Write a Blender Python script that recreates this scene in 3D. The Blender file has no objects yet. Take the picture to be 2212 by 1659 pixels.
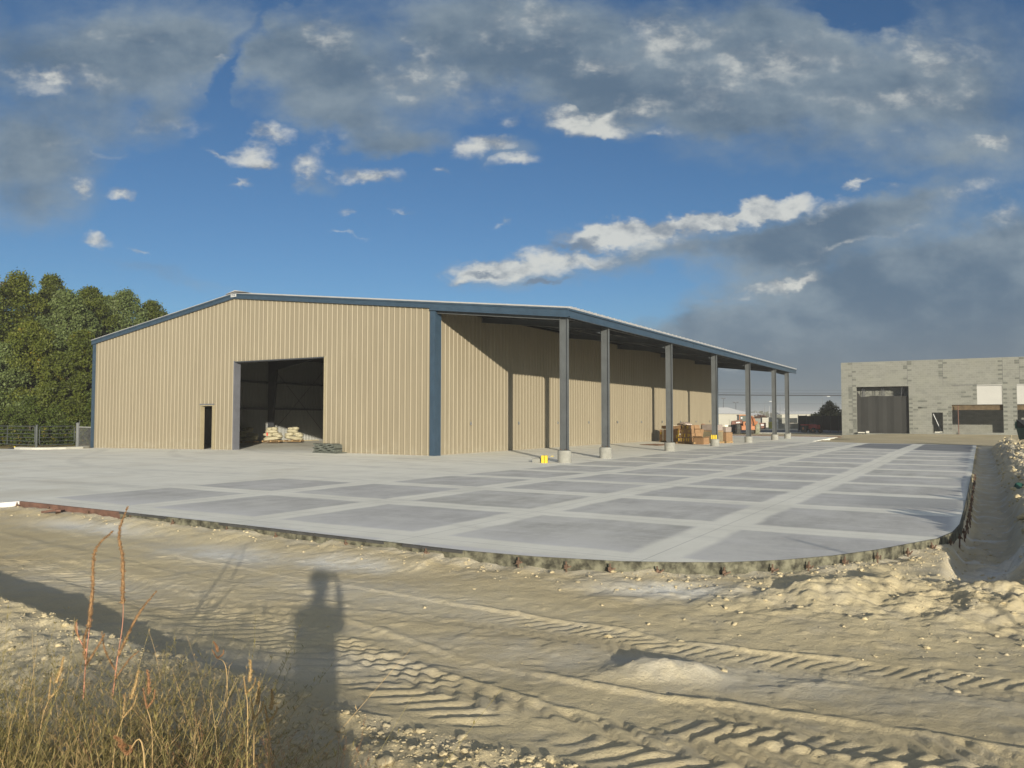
import bpy, math, random
import numpy as np
from mathutils import Vector
R = math.radians
C = bpy.context.scene.collection
scene = bpy.context.scene

# ---------------------------------------------------------------- survey frame
# world: X along the gable wall, Y along the side wall, origin at the metal building's front corner.
CX, CY, CZ = 19.7245, -26.2406, 1.6122
YAW, PITCH, ROLL, FPX = -0.5400, 0.0445, 0.0008, 3112.32
FW = (math.sin(YAW), math.cos(YAW)); RT = (math.cos(YAW), -math.sin(YAW))
def W(u, v):            # survey station: u metres right, v metres ahead of the photographer -> world XY
    return (CX + u*RT[0] + v*FW[0], CY + u*RT[1] + v*FW[1])
def S(x, y):
    dx, dy = x-CX, y-CY
    return (dx*RT[0]+dy*RT[1], dx*FW[0]+dy*FW[1])
ANG = -YAW              # rotation about z that turns local axes onto (RT, FW)

# ---------------------------------------------------------------- camera
cam_d = bpy.data.cameras.new('camera'); cam = bpy.data.objects.new('camera', cam_d); C.objects.link(cam)
cam.location = (CX, CY, CZ)
cam_d.sensor_width = 36; cam_d.lens = 36*FPX/4096; cam_d.clip_start = 0.02; cam_d.clip_end = 9000
cam.rotation_mode = 'XYZ'
cam.rotation_euler = (math.pi/2 + PITCH, -ROLL, -YAW)
scene.camera = cam
scene.view_settings.view_transform = 'Standard'; scene.view_settings.look = 'None'
EXPO = 1.03
scene.view_settings.exposure = EXPO; scene.view_settings.gamma = 1

# ---------------------------------------------------------------- sun
SUN_EL = R(9.8); AZ = R(44.3)             # shadows run towards (-sin AZ, cos AZ)
sun_dir = Vector((math.sin(AZ)*math.cos(SUN_EL), -math.cos(AZ)*math.cos(SUN_EL), math.sin(SUN_EL)))  # towards the sun
sl = bpy.data.lights.new('sun', 'SUN'); sl.energy = 3.25; sl.angle = R(0.55); sl.color = (1.0, 0.90, 0.72)
so = bpy.data.objects.new('sun', sl); C.objects.link(so); so.rotation_euler = sun_dir.to_track_quat('Z', 'Y').to_euler()
so.location = (60, -60, 40)

# ---------------------------------------------------------------- node helper
class NT:
    def __init__(s, tree): s.t = tree; s.n = tree.nodes; s.l = tree.links
    def node(s, typ, **kw):
        n = s.n.new(typ)
        for k, v in kw.items(): setattr(n, k, v)
        return n
    def put(s, sock, v):
        if isinstance(v, bpy.types.NodeSocket): s.l.new(v, sock)
        elif v is not None:
            if hasattr(sock, 'default_value'):
                try: sock.default_value = v
                except Exception:
                    sock.default_value = (v[0], v[1], v[2], 1)
    def m(s, op, a, b=None, c=None, clamp=False):
        n = s.node('ShaderNodeMath', operation=op, use_clamp=clamp)
        s.put(n.inputs[0], a); s.put(n.inputs[1], b); s.put(n.inputs[2], c); return n.outputs[0]
    def vm(s, op, a, b=None, sc=None):
        n = s.node('ShaderNodeVectorMath', operation=op)
        s.put(n.inputs[0], a); s.put(n.inputs[1], b)
        if sc is not None: s.put(n.inputs['Scale'], sc)
        return n.outputs['Value'] if op in ('DOT_PRODUCT', 'LENGTH') else n.outputs[0]
    def sep(s, v): n = s.node('ShaderNodeSeparateXYZ'); s.put(n.inputs[0], v); return n.outputs
    def comb(s, x, y, z): n = s.node('ShaderNodeCombineXYZ'); s.put(n.inputs[0], x); s.put(n.inputs[1], y); s.put(n.inputs[2], z); return n.outputs[0]
    def noise(s, v, scale, detail=4, rough=.55, dist=0, col=False):
        n = s.node('ShaderNodeTexNoise'); s.put(n.inputs['Vector'], v); n.inputs['Scale'].default_value = scale
        n.inputs['Detail'].default_value = detail; n.inputs['Roughness'].default_value = rough; n.inputs['Distortion'].default_value = dist
        return n.outputs['Color'] if col else n.outputs['Fac']
    def ramp(s, v, a, b, c=0., d=1., smooth=True):
        n = s.node('ShaderNodeMapRange'); n.interpolation_type = 'SMOOTHSTEP' if smooth else 'LINEAR'
        s.put(n.inputs['Value'], v); n.inputs['From Min'].default_value = a; n.inputs['From Max'].default_value = b
        n.inputs['To Min'].default_value = c; n.inputs['To Max'].default_value = d; return n.outputs[0]
    def mix(s, f, a, b, mode='MIX'):
        n = s.node('ShaderNodeMix', data_type='RGBA', blend_type=mode)
        s.put(n.inputs[0], f)
        for i, v in ((6, a), (7, b)):
            if isinstance(v, (tuple, list)): v = (v[0], v[1], v[2], 1)
            s.put(n.inputs[i], v)
        return n.outputs[2]
    def bump(s, h, strength=.3, dist=.02, normal=None):
        n = s.node('ShaderNodeBump'); n.inputs['Strength'].default_value = strength; n.inputs['Distance'].default_value = dist
        s.put(n.inputs['Height'], h); s.put(n.inputs['Normal'], normal); return n.outputs[0]

# ---------------------------------------------------------------- sky
world = bpy.data.worlds.new('World'); scene.world = world; world.use_nodes = True
t = NT(world.node_tree)
for n in list(t.n): t.n.remove(n)
SKY_K = 0.043
CK = 2**(-EXPO)          # cloud radiance is given as displayed linear value
sky = t.node('ShaderNodeTexSky', sky_type='NISHITA'); sky.sun_disc = False
sky.sun_elevation = SUN_EL
sky.sun_rotation = math.atan2(sun_dir.x, sun_dir.y)
sky.altitude = 1500; sky.air_density = 1.0; sky.dust_density = 0.6; sky.ozone_density = 2.5
d = t.node('ShaderNodeTexCoord').outputs['Generated']
dn = t.vm('NORMALIZE', d)
fw = t.vm('DOT_PRODUCT', dn, (FW[0], FW[1], 0.)); rt_ = t.vm('DOT_PRODUCT', dn, (RT[0], RT[1], 0.))
dz = t.sep(dn)[2]
fwc = t.m('MAXIMUM', fw, 0.05)
tu = t.m('DIVIDE', rt_, fwc); tv = t.m('DIVIDE', dz, fwc)
base = t.comb(tu, t.m('MULTIPLY', tv, 1.5), 0.)
n1 = t.noise(base, 5.0, 6, .6, col=True); n2 = t.noise(base, 22.0, 5, .6, col=True)
w1 = t.vm('SCALE', t.vm('SUBTRACT', n1, (.5, .5, .5)), None, .085)
w2 = t.vm('SCALE', t.vm('SUBTRACT', n2, (.5, .5, .5)), None, .045)
P = t.vm('ADD', t.comb(tu, tv, 0.), t.vm('ADD', w1, w2))
P = t.vm('MULTIPLY', P, (1, 1, 0))
def blobs(lst):
    acc = None
    for (x, y, a, b, rot, w) in lst:
        mp = t.node('ShaderNodeMapping', vector_type='TEXTURE')
        t.put(mp.inputs['Vector'], P)
        mp.inputs['Location'].default_value = ((x-1106)/1681, (905-y)/1681, 0)
        mp.inputs['Rotation'].default_value = (0, 0, R(rot))
        mp.inputs['Scale'].default_value = (a*1.45/1681, b*1.45/1681, 1)
        g = t.node('ShaderNodeTexGradient', gradient_type='SPHERICAL'); t.l.new(mp.outputs[0], g.inputs[0])
        acc = t.m('MULTIPLY_ADD', g.outputs['Fac'], float(w), acc if acc is not None else 0.0)
    return acc
grey = blobs([(1480,530,170,34,10,.8),(1700,500,230,60,14,.9),(1120,610,130,26,6,.6),(1800,470,160,40,10,.7),(500,110,22,110,-28,-1.1),(440,240,60,50,0,-.8),(1850,5,120,40,0,-.9),(270,215,40,30,0,-.5),(1560,90,60,30,10,-.3),(110,130,280,180,0,1.0),(400,80,190,110,10,.85),(60,400,150,95,-8,1.1),(70,300,140,60,0,.6),(650,110,140,100,0,1.05),(800,200,170,90,-15,1.05),
 (930,50,300,110,0,1.0),(730,255,150,50,-12,.9),(880,300,110,30,5,.9),(1150,90,260,120,0,1.1),(1480,110,300,120,0,1.0),(1700,190,330,130,5,1.1),(2030,170,330,190,10,1.1),
 (1500,200,250,60,0,.6),(1980,600,480,95,14,1.3),(1900,690,520,95,8,1.2),(2150,640,330,160,0,1.0),(1750,530,260,55,18,.9),(1900,790,620,90,0,1.2),(1700,850,700,40,0,1.0),
 (1980,440,300,40,12,.6),(350,600,200,22,-12,.35),(540,350,90,28,8,.5),(1080,320,90,40,5,.6),(1280,255,110,34,-5,.6),(680,370,70,36,0,.6),(1280,560,170,40,5,.5),(1000,600,70,40,0,.5),(260,90,400,60,0,.5),(1650,20,200,70,0,.9),(330,230,160,60,0,.6),(2080,330,220,40,5,.5),(1300,185,150,50,0,.5)])
white = blobs([(1150,40,110,60,0,.55),(1600,170,200,50,0,.45),(1330,120,130,40,8,.5),(700,50,50,60,20,.5),(905,120,40,70,-15,.55),(350,240,90,30,0,.4),(1050,190,90,30,0,.45),(1500,60,120,60,0,.5),(2050,120,110,60,0,.45),(1950,200,160,30,5,.35),(60,170,60,40,0,.4),(260,60,120,30,0,.35),(800,250,60,25,0,.4),(1700,610,120,14,18,.45),(2100,430,90,30,15,.6),(560,300,60,20,0,.4),(720,300,50,18,0,.4),(1050,585,80,26,5,1.3),(1150,570,110,30,5,1.4),(1260,500,70,26,8,1.2),(1350,492,120,24,8,1.3),(1480,482,130,24,8,1.4),(1600,455,130,24,14,1.4),(1690,432,70,24,14,1.5),(1000,612,35,16,0,.9),
 (1270,558,60,18,0,.9),(1400,530,140,18,5,.6),(1800,430,70,18,10,.8),(530,335,62,24,10,1.4),(570,350,40,16,0,.9),(450,325,30,9,-35,.8),(500,400,32,9,0,.9),(260,402,30,12,18,1.0),(165,385,32,20,-20,1.1),(210,528,36,18,-15,1.1),(310,545,26,7,-20,.5),
 (670,345,40,24,25,1.2),(800,372,70,18,-8,1.2),(640,390,25,12,20,.6),(590,270,50,22,-20,1.2),(1050,295,55,24,0,1.4),(1000,325,30,24,0,1.1),(1110,348,60,16,10,1.1),(945,375,18,9,0,.9),(1250,250,60,24,-15,1.4),(1320,262,36,20,0,1.2),(1300,235,20,12,0,.9),(1380,215,60,22,5,.8),(1430,270,50,14,10,.7),
 (1100,240,32,16,-10,.8),(1850,383,26,8,5,.9),(1930,395,34,9,0,.6),(1290,145,50,20,10,.6),(180,160,80,34,0,.6),(975,155,46,26,0,.7),(830,145,70,30,0,.5),(880,70,14,30,20,.5),(1730,100,130,40,5,.6),(1400,60,70,40,0,.5),(1950,70,130,50,0,.5),(2150,305,60,16,0,.7),
 (2185,470,60,28,20,.9),(1740,600,40,12,20,.8),(1860,520,150,10,14,.5),(1600,640,200,9,16,.4),(860,456,28,6,0,.5),(750,437,20,10,0,.5),(740,500,60,4,0,.3),(1085,482,20,7,0,.5),(80,210,60,20,0,.4),(90,170,40,10,-10,.5),(420,170,20,8,20,.5),(480,95,12,8,20,.6),(100,300,60,14,0,.35),(200,320,70,10,0,.35),(1560,790,120,10,0,.25),(1650,755,60,8,0,.3),(1930,300,120,10,8,.3)])
over = blobs([(1245,523,52,13,5,1.2),(1180,607,46,9,8,1.1),(1050,590,55,10,10,.8),(1290,555,40,10,0,.5),(940,300,60,16,0,.4)])
tex = t.noise(base, 9.0, 8, .60)
tex2 = t.noise(base, 40.0, 5, .65)
off = t.vm('ADD', base, (-.010, -.022, 0.)); texo = t.noise(off, 9.0, 8, .60)
emb = t.m('SUBTRACT', tex, texo)                     # relief of the cloud towards the light
off2 = t.vm('ADD', base, (-.03, -.06, 0.)); tex0 = t.noise(base, 3.0, 7, .58); emb0 = t.m('SUBTRACT', tex0, t.noise(off2, 3.0, 7, .58))
br = t.m('ADD', t.m('MULTIPLY', tex, .68), t.m('MULTIPLY', tex2, .32))
gd = t.m('ADD', t.m('MULTIPLY', grey, .80), t.m('MULTIPLY', t.m('SUBTRACT', t.m('ADD', t.m('MULTIPLY', tex0, .6), t.m('MULTIPLY', br, .4)), .5), 2.1))
gd = t.m('MULTIPLY', gd, t.ramp(grey, .0, .28))
ga = t.ramp(gd, .0, 1.0)
wd = t.m('MULTIPLY', t.m('ADD', t.m('MULTIPLY', white, .9), t.m('MULTIPLY', t.m('SUBTRACT', br, .5), 2.6)), t.ramp(white, .0, .22))
wa = t.m('MULTIPLY', t.ramp(wd, .0, 1.15), .97)
oa = t.ramp(t.m('MULTIPLY', over, t.ramp(br, .3, .68, .4, 1.4, False)), .10, .70)
# unseen sky behind the photographer: broken cloud, brightened to add fill light
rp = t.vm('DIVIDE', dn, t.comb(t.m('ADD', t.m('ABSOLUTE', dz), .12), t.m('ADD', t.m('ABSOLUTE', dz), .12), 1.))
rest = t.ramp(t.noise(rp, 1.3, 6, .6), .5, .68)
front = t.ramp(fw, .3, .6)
hz = t.m('MULTIPLY', t.ramp(tv, .015, .17, 1., 0.), t.ramp(tu, .02, .30))
ga = t.m('MAXIMUM', ga, t.m('MULTIPLY', hz, .96))
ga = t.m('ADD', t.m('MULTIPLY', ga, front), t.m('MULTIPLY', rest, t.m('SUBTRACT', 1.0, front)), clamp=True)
wa = t.m('MULTIPLY', wa, front)
def K(c): return (c[0]*CK, c[1]*CK, c[2]*CK)
skyc = t.vm('SCALE', sky.outputs[0], None, SKY_K)
skyc = t.mix(1.0, skyc, (.74, .93, 1.08), 'MULTIPLY')
sh = t.m('ADD', t.m('ADD', t.m('MULTIPLY', emb0, 2.2), t.m('MULTIPLY', emb, .8)), t.ramp(gd, .1, 1.2, .72, .34, False))
gcol = t.mix(t.ramp(sh, .05, 1.0), K((.112, .17, .24)), K((.29, .355, .40)))
gcol = t.mix(t.ramp(dz, .0, .16), K((.15, .18, .215)), gcol)
gcol = t.mix(front, K((2.9, 2.75, 2.35)), gcol)  # rear clouds made extra bright to lift the fill
wsh = t.m('ADD', t.m('MULTIPLY', emb, 4.0), t.ramp(wd, .1, 1.0, .25, .70, False))
wcol = t.mix(t.ramp(wsh, .05, .95), K((.27, .31, .35)), K((.66, .67, .63)))
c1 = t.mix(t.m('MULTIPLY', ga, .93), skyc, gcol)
c2 = t.mix(t.m('MULTIPLY', wa, .92), c1, wcol)
c3 = t.mix(t.m('MULTIPLY', oa, .85), c2, K((.17, .23, .31)))
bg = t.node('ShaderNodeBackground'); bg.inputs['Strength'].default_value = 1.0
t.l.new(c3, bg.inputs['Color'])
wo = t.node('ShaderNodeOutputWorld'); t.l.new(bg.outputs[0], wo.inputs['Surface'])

# ---------------------------------------------------------------- materials
MATS = {}
def mat(name, col, rough=.8, metal=0., var=.12, vscale=3., bump=0., bscale=40., spec=.5, build=None):
    m = bpy.data.materials.new(name); m.use_nodes = True; q = NT(m.node_tree)
    for n in list(q.n): q.n.remove(n)
    b = q.node('ShaderNodeBsdfPrincipled'); o = q.node('ShaderNodeOutputMaterial'); q.l.new(b.outputs[0], o.inputs[0])
    co = q.node('ShaderNodeTexCoord').outputs['Object']
    b.inputs['Roughness'].default_value = rough; b.inputs['Metallic'].default_value = metal
    b.inputs['Specular IOR Level'].default_value = spec
    if build: build(q, b, co, col)
    else:
        f = q.noise(co, vscale, 5, .6)
        lo = tuple(c*(1-var) for c in col); hi = tuple(min(1, c*(1+var)) for c in col)
        q.l.new(q.mix(q.ramp(f, .3, .7), lo, hi), b.inputs['Base Color'])
        if bump: q.l.new(q.bump(q.noise(co, bscale, 4), bump, .01), b.inputs['Normal'])
    MATS[name] = m; return m

def b_ground(q, b, co, col):
    n1 = q.noise(co, .35, 5, .6); n2 = q.noise(co, 3.0, 6, .65); n3 = q.noise(co, 38., 5, .7)
    c = q.mix(q.ramp(n1, .35, .65), (.49, .415, .260), (.58, .50, .320))
    c = q.mix(q.m('MULTIPLY', q.ramp(n2, .45, .7), .55), c, (.43, .395, .31))
    c = q.mix(q.m('MULTIPLY', q.ramp(n3, .5, .75), .45), c, (.33, .275, .185))
    at = q.node('ShaderNodeAttribute', attribute_name='zone'); z = q.sep(at.outputs['Vector'])
    c = q.mix(q.m('MULTIPLY', z[0], q.ramp(n2, .25, .55, .4, 1.)), c, (.66, .66, .62))      # spilled pale concrete dust
    g = q.mix(q.ramp(n3, .4, .6), (.17, .15, .055), (.30, .235, .12))
    c = q.mix(z[1], c, g)                                                             # dry grass at the trees
    far = q.mix(q.ramp(q.noise(co, .05, 5), .4, .6), (.30, .26, .16), (.22, .21, .11))
    c = q.mix(z[2], c, far)
    c = q.mix(1., c, (1., 1., 1.), 'MULTIPLY')
    q.l.new(c, b.inputs['Base Color'])
    h = q.m('ADD', q.m('MULTIPLY', n3, .6), q.m('MULTIPLY', q.noise(co, 150., 3, .7), .25))
    q.l.new(q.bump(h, .75, .03), b.inputs['Normal'])
mat('dirt', (0, 0, 0), .95, spec=.15, build=b_ground)

def b_pad(q, b, co, col):
    wob = q.vm('SCALE', q.vm('SUBTRACT', q.noise(co, .9, 5, col=True), (.5, .5, .5)), None, .22)
    p = q.vm('ADD', co, wob); x, y, _ = q.sep(p)[:3]
    X0, Y0, _ = q.sep(co)[:3]
    def strip(v, off, per, half):
        f = q.m('FRACT', q.m('ADD', q.m('DIVIDE', q.m('SUBTRACT', v, off), per), .5))
        dd = q.m('MULTIPLY', q.m('ABSOLUTE', q.m('SUBTRACT', f, .5)), per)
        return q.ramp(dd, half-.10, half+.06, 1., 0.), dd
    sx, dx = strip(x, 6.5, 3.3, .36); sy, dy = strip(y, -14.4, 3.33, .36)
    strips = q.m('MAXIMUM', sx, sy)
    a = q.m('MULTIPLY', q.ramp(x, 3.13, 3.2), q.ramp(y, -10.75, -10.7, 1., 0.))
    bb = q.ramp(x, 6.62, 6.72)
    zone = q.m('MULTIPLY', q.m('MAXIMUM', a, bb), q.ramp(y, 30.6, 30.7, 1., 0.))
    panel = q.m('MULTIPLY', zone, q.m('SUBTRACT', 1., strips))
    stretch = q.vm('MULTIPLY', co, (1., .35, 1.)); str2 = q.vm('MULTIPLY', co, (.3, 1., 1.))
    n1 = q.noise(co, .22, 5, .6); n2 = q.noise(stretch, 1.3, 7, .7); n3 = q.noise(co, 30., 4, .8); n4 = q.noise(str2, .9, 7, .72)
    light = q.mix(q.ramp(n2, .3, .7), (.79, .78, .69), (.88, .87, .78))
    light = q.mix(q.m('MULTIPLY', q.ramp(n4, .47, .66), .6), light, (.64, .635, .57))
    mud = q.m('MULTIPLY', q.ramp(x, 6.3, 1.5, 0., 1.), q.ramp(n1, .48, .7))
    light = q.mix(q.m('MULTIPLY', mud, .5), light, (.60, .56, .45))
    trackv = q.m('ABSOLUTE', q.m('SUBTRACT', q.m('ADD', q.m('MULTIPLY', X0, .35), q.m('MULTIPLY', Y0, 1.)), q.m('MULTIPLY', q.m('SINE', q.m('MULTIPLY', X0, .21)), 2.2)))
    tr = q.m('FRACT', q.m('MULTIPLY', trackv, .23)); trm = q.m('MULTIPLY', q.ramp(q.m('ABSOLUTE', q.m('SUBTRACT', tr, .5)), .02, .10, 1., 0.), q.ramp(n2, .4, .6))
    trm = q.m('MULTIPLY', trm, q.m('SUBTRACT', 1., zone))
    light = q.mix(q.m('MULTIPLY', trm, .30), light, (.36, .36, .34))
    dark = q.mix(q.ramp(n2, .35, .68), (.43, .425, .39), (.61, .605, .56))
    n5 = q.noise(q.vm('MULTIPLY', co, (1., 3.5, 1.)), 2.2, 8, .78); n6 = q.noise(co, 9., 6, .8)
    dark = q.mix(q.m('MULTIPLY', q.ramp(n4, .46, .66), .6), dark, (.70, .695, .67))
    dark = q.mix(q.m('MULTIPLY', q.ramp(n5, .50, .66), .55), dark, (.72, .715, .69))
    dark = q.mix(q.m('MULTIPLY', q.ramp(n6, .42, .30), .35), dark, (.28, .275, .265))
    pp = q.comb(q.m('FLOOR', q.m('DIVIDE', q.m('SUBTRACT', x, 3.2), 3.3)), q.m('FLOOR', q.m('DIVIDE', q.m('ADD', y, 14.4), 3.33)), 0.)
    wn = q.node('ShaderNodeTexWhiteNoise', noise_dimensions='2D'); q.l.new(pp, wn.inputs['Vector'])
    dark = q.mix(q.m('MULTIPLY', wn.outputs['Value'], .35), dark, (.54, .54, .55))
    edge = q.m('MULTIPLY', q.ramp(q.m('ADD', Y0, q.m('MULTIPLY', n1, 1.5)), -15.2, -17.3), .75)
    dark = q.mix(edge, dark, (.74, .735, .72))
    wht = q.m('MULTIPLY', q.ramp(n3, .56, .75), .35)
    dark = q.mix(wht, dark, (.70, .70, .71))
    blot = q.ramp(q.noise(co, .45, 7, .68), .50, .64)
    dark = q.mix(q.m('MULTIPLY', blot, .55), dark, (.68, .675, .63))
    c = q.mix(panel, light, dark)
    damp = q.m('MULTIPLY', q.m('MULTIPLY', q.ramp(x, 13.3, 13.45), q.ramp(q.m('ADD', y, q.m('MULTIPLY', x, .7)), 30.6, 31.8)), q.ramp(y, 29.6, 29.7, 1., 0.))
    damp = q.m('MULTIPLY', damp, q.m('SUBTRACT', 1., q.m('MULTIPLY', sx, .85)))
    d2 = q.m('MULTIPLY', q.m('MULTIPLY', q.ramp(x, 16.9, 18.6), q.ramp(y, -10.3, -10.1)), q.m('MULTIPLY', q.ramp(y, -8.1, -7.9, 1., 0.), q.m('SUBTRACT', 1., sy)))
    c = q.mix(q.m('MULTIPLY', damp, .85), c, (.16, .175, .195))
    c = q.mix(q.m('MULTIPLY', d2, .5), c, (.26, .28, .29))
    _, lx = strip(X0, 6.5, 3.3, .36); _, ly = strip(Y0, -14.4, 3.33, .36)
    line = q.m('MAXIMUM', q.ramp(lx, .004, .010, 1., 0.), q.ramp(ly, .004, .010, 1., 0.))
    c = q.mix(q.m('MULTIPLY', line, q.m('MULTIPLY', zone, .5)), c, (.30, .30, .28))
    c = q.mix(q.m('MULTIPLY', q.ramp(q.noise(co, 6., 3, .6), .72, .76), .4), c, (.42, .27, .20))
    q.l.new(c, b.inputs['Base Color'])
    q.l.new(q.bump(q.m('ADD', n3, q.m('MULTIPLY', n2, .5)), .25, .01), b.inputs['Normal'])
mat('pad_concrete', (0, 0, 0), .88, spec=.3, build=b_pad)

def b_clad(q, b, co, col):
    geo = q.node('ShaderNodeNewGeometry')
    st = q.vm('MULTIPLY', co, (1., 1., .15)); f = q.noise(st, 2.5, 5, .6)
    c = q.mix(q.ramp(f, .3, .7), (.222, .192, .134), (.244, .212, .149))
    cx0, cy0, cz0 = q.sep(co)[:3]; wn = q.node('ShaderNodeTexWhiteNoise', noise_dimensions='2D'); q.l.new(q.comb(q.m('FLOOR', q.m('DIVIDE', cx0, .9144)), q.m('FLOOR', q.m('DIVIDE', cy0, .9144)), 0.), wn.inputs['Vector'])
    c = q.mix(q.m('MULTIPLY', wn.outputs['Value'], .5), c, (.210, .180, .125))
    gr = q.m('MULTIPLY', q.ramp(q.sep(co)[2], .9, .05, 0., 1.), q.ramp(q.noise(co, 3., 5), .4, .7))
    c = q.mix(q.m('MULTIPLY', gr, .25), c, (.33, .31, .25))
    c = q.mix(geo.outputs['Backfacing'], c, (.30, .31, .30))
    q.l.new(c, b.inputs['Base Color'])
    q.l.new(q.bump(q.noise(co, .8, 2), .06, .05), b.inputs['Normal'])
mat('tan_cladding', (0, 0, 0), .55, spec=.35, build=b_clad)
mat('blue_trim', (.030, .056, .088), .45, var=.10, spec=.5)
mat('roof_metal', (.42, .42, .42), .5, .25, var=.08)
mat('primer_steel', (.080, .088, .092), .6, var=.12, vscale=1.5)
mat('canopy_shade_steel', (.065, .075, .085), .6, var=.12, vscale=1.5)  # darker than the column primer: shade under the canopy put into the colour
mat('dark_steel', (.045, .05, .06), .6, var=.15, vscale=1.5)
mat('grey_trim', (.115, .12, .14), .5, var=.08)
mat('door_trim', (.30, .26, .17), .55, var=.06)
mat('pier_concrete', (.26, .26, .235), .9, var=.14, vscale=4, bump=.4, bscale=25)
mat('kerb_concrete', (.42, .415, .37), .9, var=.08, vscale=4, bump=.2)
mat('form_wood', (.28, .22, .14), .9, var=.35, vscale=5, bump=.5)
mat('form_grey', (.105, .102, .072), .9, var=.75, vscale=9, bump=.8, bscale=20)
mat('form_red', (.13, .070, .050), .8, var=.3, vscale=6)
mat('form_black', (.05, .05, .05), .7, var=.3)
mat('rust', (.12, .075, .05), .85, var=.3, vscale=20)
mat('cardboard', (.25, .15, .075), .85, var=.12, vscale=6)
mat('cardboard_print', (.62, .42, .03), .7, var=.1)
mat('shrink_wrap', (.30, .25, .22), .25, var=.12, vscale=4, spec=.7)
mat('white_tape', (.75, .73, .62), .5, var=.05)
mat('block_stack', (.22, .19, .12), .9, var=.2, vscale=8)
mat('pallet_wood', (.32, .21, .10), .85, var=.2, vscale=9)
mat('brown_board', (.26, .15, .09), .85, var=.12)
mat('yellow', (.60, .44, .02), .5, var=.05)
mat('grey_board', (.09, .10, .085), .8, var=.25, vscale=12)
mat('white_sheet', (.42, .42, .40), .7, var=.03, vscale=1)
mat('cream_bag', (.38, .355, .25), .6, var=.08, vscale=6, bump=.3, bscale=15)
mat('shade_toned_bag', (.22, .21, .14), .7, var=.2)  # darker copy of the cream bag, shade put into the colour
mat('red_print', (.5, .05, .03), .6)
mat('black', (.015, .016, .017), .7)
mat('orange_paint', (.36, .14, .055), .65, var=.15)
mat('tyre', (.06, .06, .055), .95, var=.3)
mat('dusty_tyre', (.22, .23, .17), .95, var=.2)
mat('glass_dark', (.06, .08, .07), .15, spec=.8)
mat('brown_steel', (.14, .065, .045), .7, var=.2)
mat('olive_wrap', (.27, .26, .05), .6, var=.15)
mat('asphalt', (.085, .088, .092), .95, var=.12, vscale=.5)
mat('gate_steel', (.055, .065, .065), .6, var=.15)
mat('post_grey', (.13, .14, .145), .7)
mat('header_wood', (.10, .07, .035), .8, var=.3)
mat('galv', (.24, .25, .26), .5, .4, var=.1)
mat('white_paint', (.50, .51, .51), .55, var=.04)
mat('cream_wall', (.36, .35, .30), .7, var=.04)
mat('green_paint', (.012, .06, .045), .5, var=.2)
mat('bark', (.09, .075, .055), .95, var=.3, vscale=9, bump=.6)
mat('orange_net', (.50, .14, .06), .8, var=.3)
mat('red_paint', (.28, .03, .025), .5)
mat('tarp', (.022, .023, .022), .85, var=.1, vscale=1.2)
mat('skin', (.45, .27, .19), .6); mat('shirt', (.08, .12, .22), .85, bump=.2); mat('trousers', (.06, .065, .09), .9); mat('hair', (.05, .03, .02), .8)
def b_cmu(q, b, co, col):
    x, y, z = q.sep(co)[:3]; v = q.comb(q.m('ADD', x, y), z, 0.)
    br = q.node('ShaderNodeTexBrick'); q.l.new(v, br.inputs['Vector'])
    br.inputs['Color1'].default_value = (.165, .170, .152, 1); br.inputs['Color2'].default_value = (.198, .203, .183, 1); br.inputs['Mortar'].default_value = (.235, .237, .212, 1)
    br.inputs['Scale'].default_value = 1; br.inputs['Brick Width'].default_value = .4; br.inputs['Row Height'].default_value = .2
    br.inputs['Mortar Size'].default_value = .012; br.inputs['Bias'].default_value = .15
    wn = q.node('ShaderNodeTexWhiteNoise', noise_dimensions='2D')
    row = q.m('FLOOR', q.m('DIVIDE', z, .2)); off = q.m('MULTIPLY', q.m('MODULO', row, 2.), .2)
    q.l.new(q.comb(q.m('FLOOR', q.m('DIVIDE', q.m('ADD', q.m('ADD', x, y), off), .4)), row, 0.), wn.inputs['Vector'])
    c = q.mix(q.m('MULTIPLY', q.ramp(wn.outputs['Value'], .80, .97), .6), br.outputs['Color'], (.15, .156, .142))
    eff = q.m('MULTIPLY', q.ramp(q.noise(q.vm('MULTIPLY', co, (.5, .5, 2.2)), 1.2, 6, .7), .5, .66), .45)
    c = q.mix(eff, c, (.25, .26, .225))
    c = q.mix(q.m('MULTIPLY', q.ramp(q.noise(co, .5, 4), .5, .65), .3), c, (.21, .215, .18))
    q.l.new(c, b.inputs['Base Color'])
    q.l.new(q.bump(br.outputs['Fac'], .4, -.01), b.inputs['Normal'])
mat('block', (0, 0, 0), .92, build=b_cmu)
mat('block_dark', (.115, .122, .108), .92, var=.15, vscale=3)
def leafmat(name, a, bcol, c3, pale=0.):
    def bl(q, b, co, col):
        geo = q.node('ShaderNodeNewGeometry'); r = geo.outputs['Random Per Island']
        n = q.noise(co, .8, 3, .6)
        c = q.mix(q.ramp(n, .3, .7), a, bcol)
        c = q.mix(q.ramp(r, .0, 1., 0., .6, False), c, tuple(x*1.5 for x in a))
        c = q.mix(q.m('MULTIPLY', q.ramp(q.noise(co, .45, 2), .60, .68), q.ramp(r, .5, .6)), c, c3)
        q.l.new(c, b.inputs['Base Color'])
        tr = q.node('ShaderNodeBsdfTranslucent'); q.l.new(c, tr.inputs[0])
        mx = q.node('ShaderNodeMixShader'); mx.inputs[0].default_value = .22
        q.l.new(b.outputs[0], mx.inputs[1]); q.l.new(tr.outputs[0], mx.inputs[2])
        o = [k for k in q.n if k.type == 'OUTPUT_MATERIAL'][0]; q.l.new(mx.outputs[0], o.inputs[0])
    mat(name, (0, 0, 0), .6, spec=.3, build=bl)
leafmat('leaf_green', (.075, .092, .012), (.032, .048, .008), (.24, .18, .015))
leafmat('leaf_yellow', (.095, .108, .014), (.06, .085, .012), (.34, .22, .02))
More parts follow.
